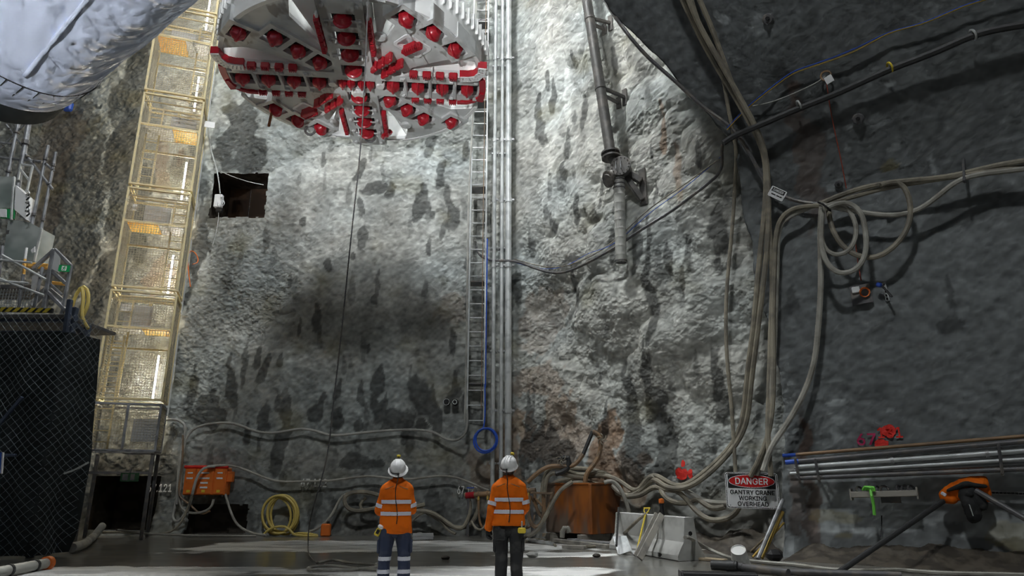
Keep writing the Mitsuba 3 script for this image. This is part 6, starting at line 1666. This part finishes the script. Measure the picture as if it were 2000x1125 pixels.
def worker(pos, rz, S, arms, leg, label, trouser, tape_on_legs, head_tilt, seed, hem, brim_r, tapes=(.50, .335)):
    """x right, y ahead (away from the camera), z up; S scales the 1.80 m figure"""
    w = thing('person', label, 'person')
    Mw = np.eye(4); Mw[:3, :3] *= S; Mw[:3, 3] = pos
    Mw = Mw @ rotz(rz)
    def wp(name, mesh, mat, smooth=40, label=None, parent=w): return put(parent, name, mesh.copy().apply_transform(Mw), mat, smooth, label)
    hip, kn, an = .94, .50, .09
    torso = [[(-.10, 0, .93, .09), (0, .01, .93, .10), (.10, 0, .93, .09)], [(-.095, 0, 1.08, .085), (.095, 0, 1.08, .085)], [(-.10, .0, 1.25, .09), (.10, .0, 1.25, .09), (0, -.02, 1.25, .105)],
             [(-.13, -.01, 1.39, .075), (.13, -.01, 1.39, .075), (0, -.03, 1.40, .10)], [(-.10, -.01, 1.49, .05), (.10, -.01, 1.49, .05)]]
    # skin: one continuous body
    body = [balls(torso), limb([(0, -.01, 1.46, .065), (0, .0, 1.57, .058)])]
    for s, A_ in ((-1, arms[0]), (1, arms[1])):
        sh_, el, wr = A_[:3]
        body.append(limb([(*sh_, .058), (*(A(sh_) * .5 + A(el) * .5), .048), (*el, .042), (*(A(el) * .6 + A(wr) * .4), .040), (*wr, .027)]))
        body.append(limb([(s * .10, 0, hip, .09), (s * leg, .0, kn, .06), (s * leg, -.02, .36, .055), (s * leg, -.0, an, .040)]))
        # hand: palm and five bent fingers
        d = A(A_[3], float); d /= np.linalg.norm(d)
        side = A(A_[4], float); side -= d * np.dot(side, d); side /= np.linalg.norm(side)
        nrm = np.cross(d, side) * (1 if s < 0 else -1)
        wr = A(wr)
        body.append(balls([[(*(wr + d * .02), .024)], [(*(wr + d * .09 + side * .03), .014), (*(wr + d * .09 - side * .03), .014), (*(wr + d * .05 + side * .025), .016)]]))
        for f, (u, L) in enumerate(((.034, .070), (.012, .078), (-.011, .072), (-.033, .056))):
            k0 = wr + d * .09 + side * u
            k1 = k0 + (d * .92 + nrm * .35) * L * .45
            k2 = k1 + (d * .65 + nrm * .75) * L * .33
            k3 = k2 + (d * .3 + nrm * .95) * L * .24
            body.append(limb([(*k0, .010), (*k1, .0095), (*k2, .009), (*k3, .008)]))
        t0 = wr + d * .035 + side * .028
        t1 = t0 + (d * .6 + side * .7 + nrm * .3) * .04
        body.append(limb([(*t0, .014), (*t1, .011), (*(t1 + (d * .9 + side * .1 + nrm * .4) * .032), .0095)]))
    # head, tipped back to look up
    Rh = rot(head_tilt[0], [1, 0, 0]) @ rot(head_tilt[1], [0, 0, 1])
    hc = A([0, .015, 1.665])
    def hp(x, y, z): return hc + (Rh[:3, :3] @ A([x, y, z]))
    head = [balls([[(*hp(0, -.015, .02), .090), (*hp(0, .025, .02), .082)], [(*hp(0, .035, -.045), .062), (*hp(0, .005, -.03), .07)], [(*hp(0, .055, -.085), .034)]]),
            limb([(*hp(0, .100, .015), .010), (*hp(0, .122, -.022), .014)]), limb([(*hp(-.016, .108, -.03), .009), (*hp(.016, .108, -.03), .009)]),
            limb([(*hp(-.028, .098, -.056), .009), (*hp(0, .106, -.056), .010), (*hp(.028, .098, -.056), .009)]),
            limb([(0, .0, 1.55, .055), (*hp(0, -.01, -.05), .06)])]
    for s in (-1, 1): head.append(limb([(*hp(s * .086, -.005, .015), .013), (*hp(s * .092, -.012, -.005), .015), (*hp(s * .086, -.005, -.03), .010)]))
    wp('body', fuse(body + head, .016, 8), 'm_skin')
    for s in (-1, 1): wp('eye', trimesh.creation.icosphere(2, .011).apply_translation(hp(s * .033, .096, .012)), 'm_signwhite', True)
    hr = fuse([balls([[(*hp(0, -.03, .0), .088)], [(*hp(0, -.045, -.05), .062)]])], .02, 4)
    wp('hair', hr, 'm_hair')
    # trousers
    tro = [balls([[(-.11, 0, .88, .105), (.11, 0, .88, .105), (0, -.01, .88, .115)], [(-.09, 0, .99, .09), (.09, 0, .99, .09)]])]
    for s in (-1, 1):
        tro.append(limb([(s * .105, -.01, .86, .112), (s * (.105 * .5 + leg * .5), .0, .72, .103), (s * leg, .01, kn + .02, .086), (s * leg, -.01, .36, .084), (s * (leg + .005), -.005, .14, .080)]))
    tr = crumple(fuse(tro, .02, 10), .016, 7, seed, .8)
    tk2 = wp('trousers', tr, trouser)
    for s in (-1, 1):
        wp('cargo_pocket', rbox([s * (leg + .085), -.0, .66], [.045, .14, .19], .02), trouser)
        if tape_on_legs:
            for z in tapes: 
                half = tr.slice_plane([0, 0, 0], [s, 0, 0])
                wp('leg_tape', band(half, z - .026, z + .026), 'm_tape', 40, 'silver reflective tape')
        bt = fuse([limb([(s * leg, -.03, .06, .055), (s * (leg + .02), .10, .045, .045), (s * (leg + .025), .16, .04, .040)]), limb([(s * leg, -.02, .06, .055), (s * leg, -.015, .20, .056)])], .02, 8)
        bt.vertices[:, 2] = np.maximum(bt.vertices[:, 2], .004)
        bk2 = wp('boot', bt, 'm_blackcloth')
        wp('sole', trimesh.convex.convex_hull(A([[s * leg + x, y, z] for z in (0, .022) for x, y in ((-.045, -.085), (.045, -.085), (-.05, .12), (.07, .12), (-.02, .20), (.06, .20))])), 'm_black', 20)
    # jacket: torso shell and sleeves
    jk = [balls([[(-.115, -.0, hem + .02, .116), (.115, -.0, hem + .02, .116), (0, -.04, hem + .02, .125)], [(-.112, 0, 1.10, .104), (.112, 0, 1.10, .104), (0, -.03, 1.10, .115)], [(-.118, 0, 1.27, .108), (.118, 0, 1.27, .108), (0, -.035, 1.27, .12)],
                 [(-.140, -.01, 1.41, .092), (.140, -.01, 1.41, .092), (0, -.04, 1.41, .105)], [(-.075, -.01, 1.50, .06), (.075, -.01, 1.50, .06)]]).trim_by_plane((0, 0, 1), hem),
          balls([[(0, -.01, 1.49, .082)], [(0, .005, 1.555, .072)]])]
    sl_ = []
    for A_ in arms:
        sh_, el, wr = map(A, A_[:3])
        sl_.append(limb([(*sh_, .080), (*(sh_ * .5 + el * .5), .070), (*el, .064), (*(el * .5 + wr * .5), .062), (*wr, .052)]))
    jm = fuse(jk + sl_, .02, 10)
    jm = crumple(jm, .020, 6, seed + 10, .8)
    jk_ = wp('jacket', jm, 'm_hivis')
    tor = fuse(jk, .02, 10)
    tor = crumple(tor, .020, 6, seed + 10, .8)
    tcut = tor.slice_plane([-.205, 0, 0], [1, 0, 0]).slice_plane([.205, 0, 0], [-1, 0, 0])
    for z in (1.255, 1.095): wp('body_tape', band(tcut, z - .026, z + .026, off=.009), 'm_tape', 40, 'silver reflective tape', jk_)
    for s, A_ in zip((-1, 1), arms):
        sh_, el, wr = map(A, A_[:3])
        c = sh_ * .25 + el * .75
        ax_ = (el - sh_) / np.linalg.norm(el - sh_)
        wp('sleeve_tape', lathe([(.064, -.026), (.080, -.026), (.078, .026), (.064, .026)], 26).apply_transform(frame(c, ax_, (0, 1, .1))), 'm_tape', 30, 'silver reflective tape', jk_)
        wp('cuff', lathe([(.048, -.02), (.058, -.02), (.058, .02), (.048, .02)], 22).apply_transform(frame(wr, wr - el, (0, 1, .1))), 'm_hivis', 30, None, jk_)
    wp('collar', lathe([(.072, 0), (.088, 0), (.082, .07), (.070, .07)], 28).apply_transform(frame([0, .0, 1.50], [0, -.08, 1], (0, 1, 0))), 'm_hivis', 30, None, jk_)
    yk_ = tor.slice_plane([-.17, 0, 0], [1, 0, 0]).slice_plane([.17, 0, 0], [-1, 0, 0])
    for s in (-1, 1):
        ptn = []
        for t in np.linspace(0, 1, 12):
            x, z = s * (.03 + .14 * t), 1.47 - .05 * t
            ptn.append([x, tor.vertices[cKDTree(tor.vertices[:, [0, 2]][tor.vertices[:, 1] < 0]).query([x, z])[1]][1] if False else tor.vertices[tor.vertices[:, 1] < 0][cKDTree(tor.vertices[tor.vertices[:, 1] < 0][:, [0, 2]]).query([x, z])[1]][1] - .004, z])
        wp('yoke_seam', tube(gaussian_filter1d(A(ptn), 1.5, axis=0), .004, 5, raw=True), 'm_hosebrown', 30, None, jk_)
    # helmet on the tipped head with lamp, cable and its run down the back
    Mh = np.eye(4); Mh[:3, :3] = Rh[:3, :3]; Mh[:3, 3] = hp(0, 0, .045)
    shell = lathe([(.108, -.005), (.122, .0), (.120, .03), (.110, .075), (.085, .112), (.05, .132), (0, .140)], 36)
    shell.vertices *= [.94, 1.14, 1.0]
    brim = lathe([(.108, -.004), (brim_r, -.020), (brim_r + .003, -.013), (.122, .008)], 36)
    brim.vertices *= [.94, 1.14, 1.0]
    hk2 = wp('helmet', shell.apply_transform(Mh), 'm_helmet')
    wp('brim', brim.apply_transform(Mh), 'm_helmet', 40, None, hk2)
    for x in (-.035, 0, .035):
        rp_ = []
        for t in np.linspace(.25, 2.75, 16): rp_.append((Mh @ A([x, -.125 * math.cos(t) * 1.0, .02 + .122 * math.sin(t), 1]))[:3])
        wp('ridge', tube(rp_, .008, 6, raw=True), 'm_helmet', 40, None, hk2)
    lk2 = wp('head_lamp', rbox([0, 0, 0], [.05, .055, .05], .012).apply_transform(Mh).apply_translation((Mh[:3, :3] @ A([0, .155, .06]))), 'm_black', 30, None, hk2)
    wp('lamp_ring', lathe([(0, 0), (.028, 0), (.028, .02), (0, .02)], 14).apply_transform(Mh @ np.block([[rot(-math.pi / 2 + .5, [1, 0, 0])[:3, :3], A([[0], [.18], [.09]])], [A([[0, 0, 0, 1]])]])), 'm_yellow', 30, 'yellow ring', lk2)
    cb2 = [(Mh @ A([x, y, z, 1]))[:3] for x, y, z in ((0, .15, .07), (-.06, .12, .075), (-.105, .05, .055), (-.118, -.03, .03), (-.085, -.105, .014), (-.035, -.140, .018), (.012, -.15, .022))]
    wp('lamp_cable', tube(cb2, .0055, 6, .02), 'm_black', 30, None, hk2)
    wp('cable_clip', trimesh.creation.icosphere(2, .015).apply_translation(cb2[-1]), 'm_black', 30, None, hk2)
    back = tor.vertices[tor.vertices[:, 1] < 0]
    tb2 = cKDTree(back[:, [0, 2]])
    rn = [cb2[-1], cb2[-1] + A([.0, -.012, -.06])]
    for z in np.linspace(1.50, .96, 18):
        x = .012 + .02 * math.sin(z * 9 + seed)
        rn.append(A([x, back[tb2.query([x, z], k=3)[1], 1].min() - .012, z]))
    wp('back_cable', tube(rn, .006, 6, .02), 'm_black', 30)
    return w, wp


# left worker: arms folded in front, legs apart; right worker: left arm hanging, right arm bent forward
armsL = [((-.160, -.01, 1.40), (-.235, .01, 1.13), (-.10, .22, 1.10), (1, .12, .12), (0, .2, 1)), ((.160, -.01, 1.40), (.222, .03, 1.14), (.09, .20, 1.14), (-1, .15, .08), (0, .2, 1))]
pL = atY(774, 1000, 9.8) * [1, 1, 0]
wL, wpL = worker([pL[0], pL[1], 0], .06, .962, armsL, .135, 'worker in orange jacket and navy trousers with arms folded, left of the two', 'm_navy', True, (.62, .05), 11, .835, .150)
gk_ = wpL('gas_detector', rbox([-.235, -.06, .85], [.075, .05, .11], .012, rot(.5, [0, 1, 0])), 'm_yellow', 30, 'yellow gas detector')
wpL('detector_face', rbox([-.235, -.088, .855], [.045, .008, .06], .004, rot(.5, [0, 1, 0])), 'm_black', 30, None, gk_)
wpL('shirt_tail', blob([[[-.215, -.06, .925, .028], [-.18, -.09, .915, .028]]], 4, .02, .006), 'm_signwhite', 40, 'white cloth at the hip')
armsR = [((-.165, -.01, 1.41), (-.235, -.03, 1.13), (-.285, .02, .88), (-.12, .15, -1), (.3, 1, 0)), ((.165, -.01, 1.41), (.225, .0, 1.15), (.15, .18, 1.05), (-.4, 1, .1), (-.6, 0, 1))]
pR = atY(994, 1000, 9.8) * [1, 1, 0]
wR, wpR = worker([pR[0], pR[1], 0], -.10, .985, armsR, .105, 'worker in orange jacket and black trousers with left arm hanging, right of the two', 'm_blackcloth', False, (.50, -.20), 23, .915, .132)
# black glove over the hanging hand
hd = A([-.12, .15, -1.0]); hd /= np.linalg.norm(hd)
sd = A([.3, 1, 0]); sd -= hd * np.dot(sd, hd); sd /= np.linalg.norm(sd)
nr = np.cross(hd, sd)
w0 = A([-.285, .02, .88])
gl = [balls([[(*(w0 - hd * .03), .036)], [(*(w0 + hd * .02), .032)], [(*(w0 + hd * .09 + sd * .032), .019), (*(w0 + hd * .09 - sd * .032), .019), (*(w0 + hd * .05 + sd * .028), .021)]])]
for u, L in ((.036, .074), (.012, .082), (-.012, .076), (-.036, .060)):
    k0 = w0 + hd * .09 + sd * u; k1 = k0 + (hd * .92 + nr * .35) * L * .45; k2 = k1 + (hd * .65 + nr * .75) * L * .33; k3 = k2 + (hd * .3 + nr * .95) * L * .24
    gl.append(limb([(*k0, .014), (*k1, .0135), (*k2, .013), (*k3, .012)]))
t0 = w0 + hd * .035 + sd * .03; t1 = t0 + (hd * .6 + sd * .7 + nr * .3) * .042
gl.append(limb([(*t0, .019), (*t1, .0155), (*(t1 + (hd * .9 + sd * .1 + nr * .4) * .034), .0135)]))
wpR('glove', fuse(gl, .01, 6), 'm_blackcloth', 40, 'black glove')
gk_ = wpR('gas_detector', rbox([.19, -.13, .855], [.11, .045, .075], .015), 'm_yellow', 30, 'yellow gas detector')
wpR('clip', rbox([.19, -.12, .93], [.02, .02, .09], .006), 'm_galv', 30, None, gk_)
wpR('rear_pocket', rbox([-.10, -.145, .80], [.13, .02, .14], .008), 'm_blackcloth', 30)
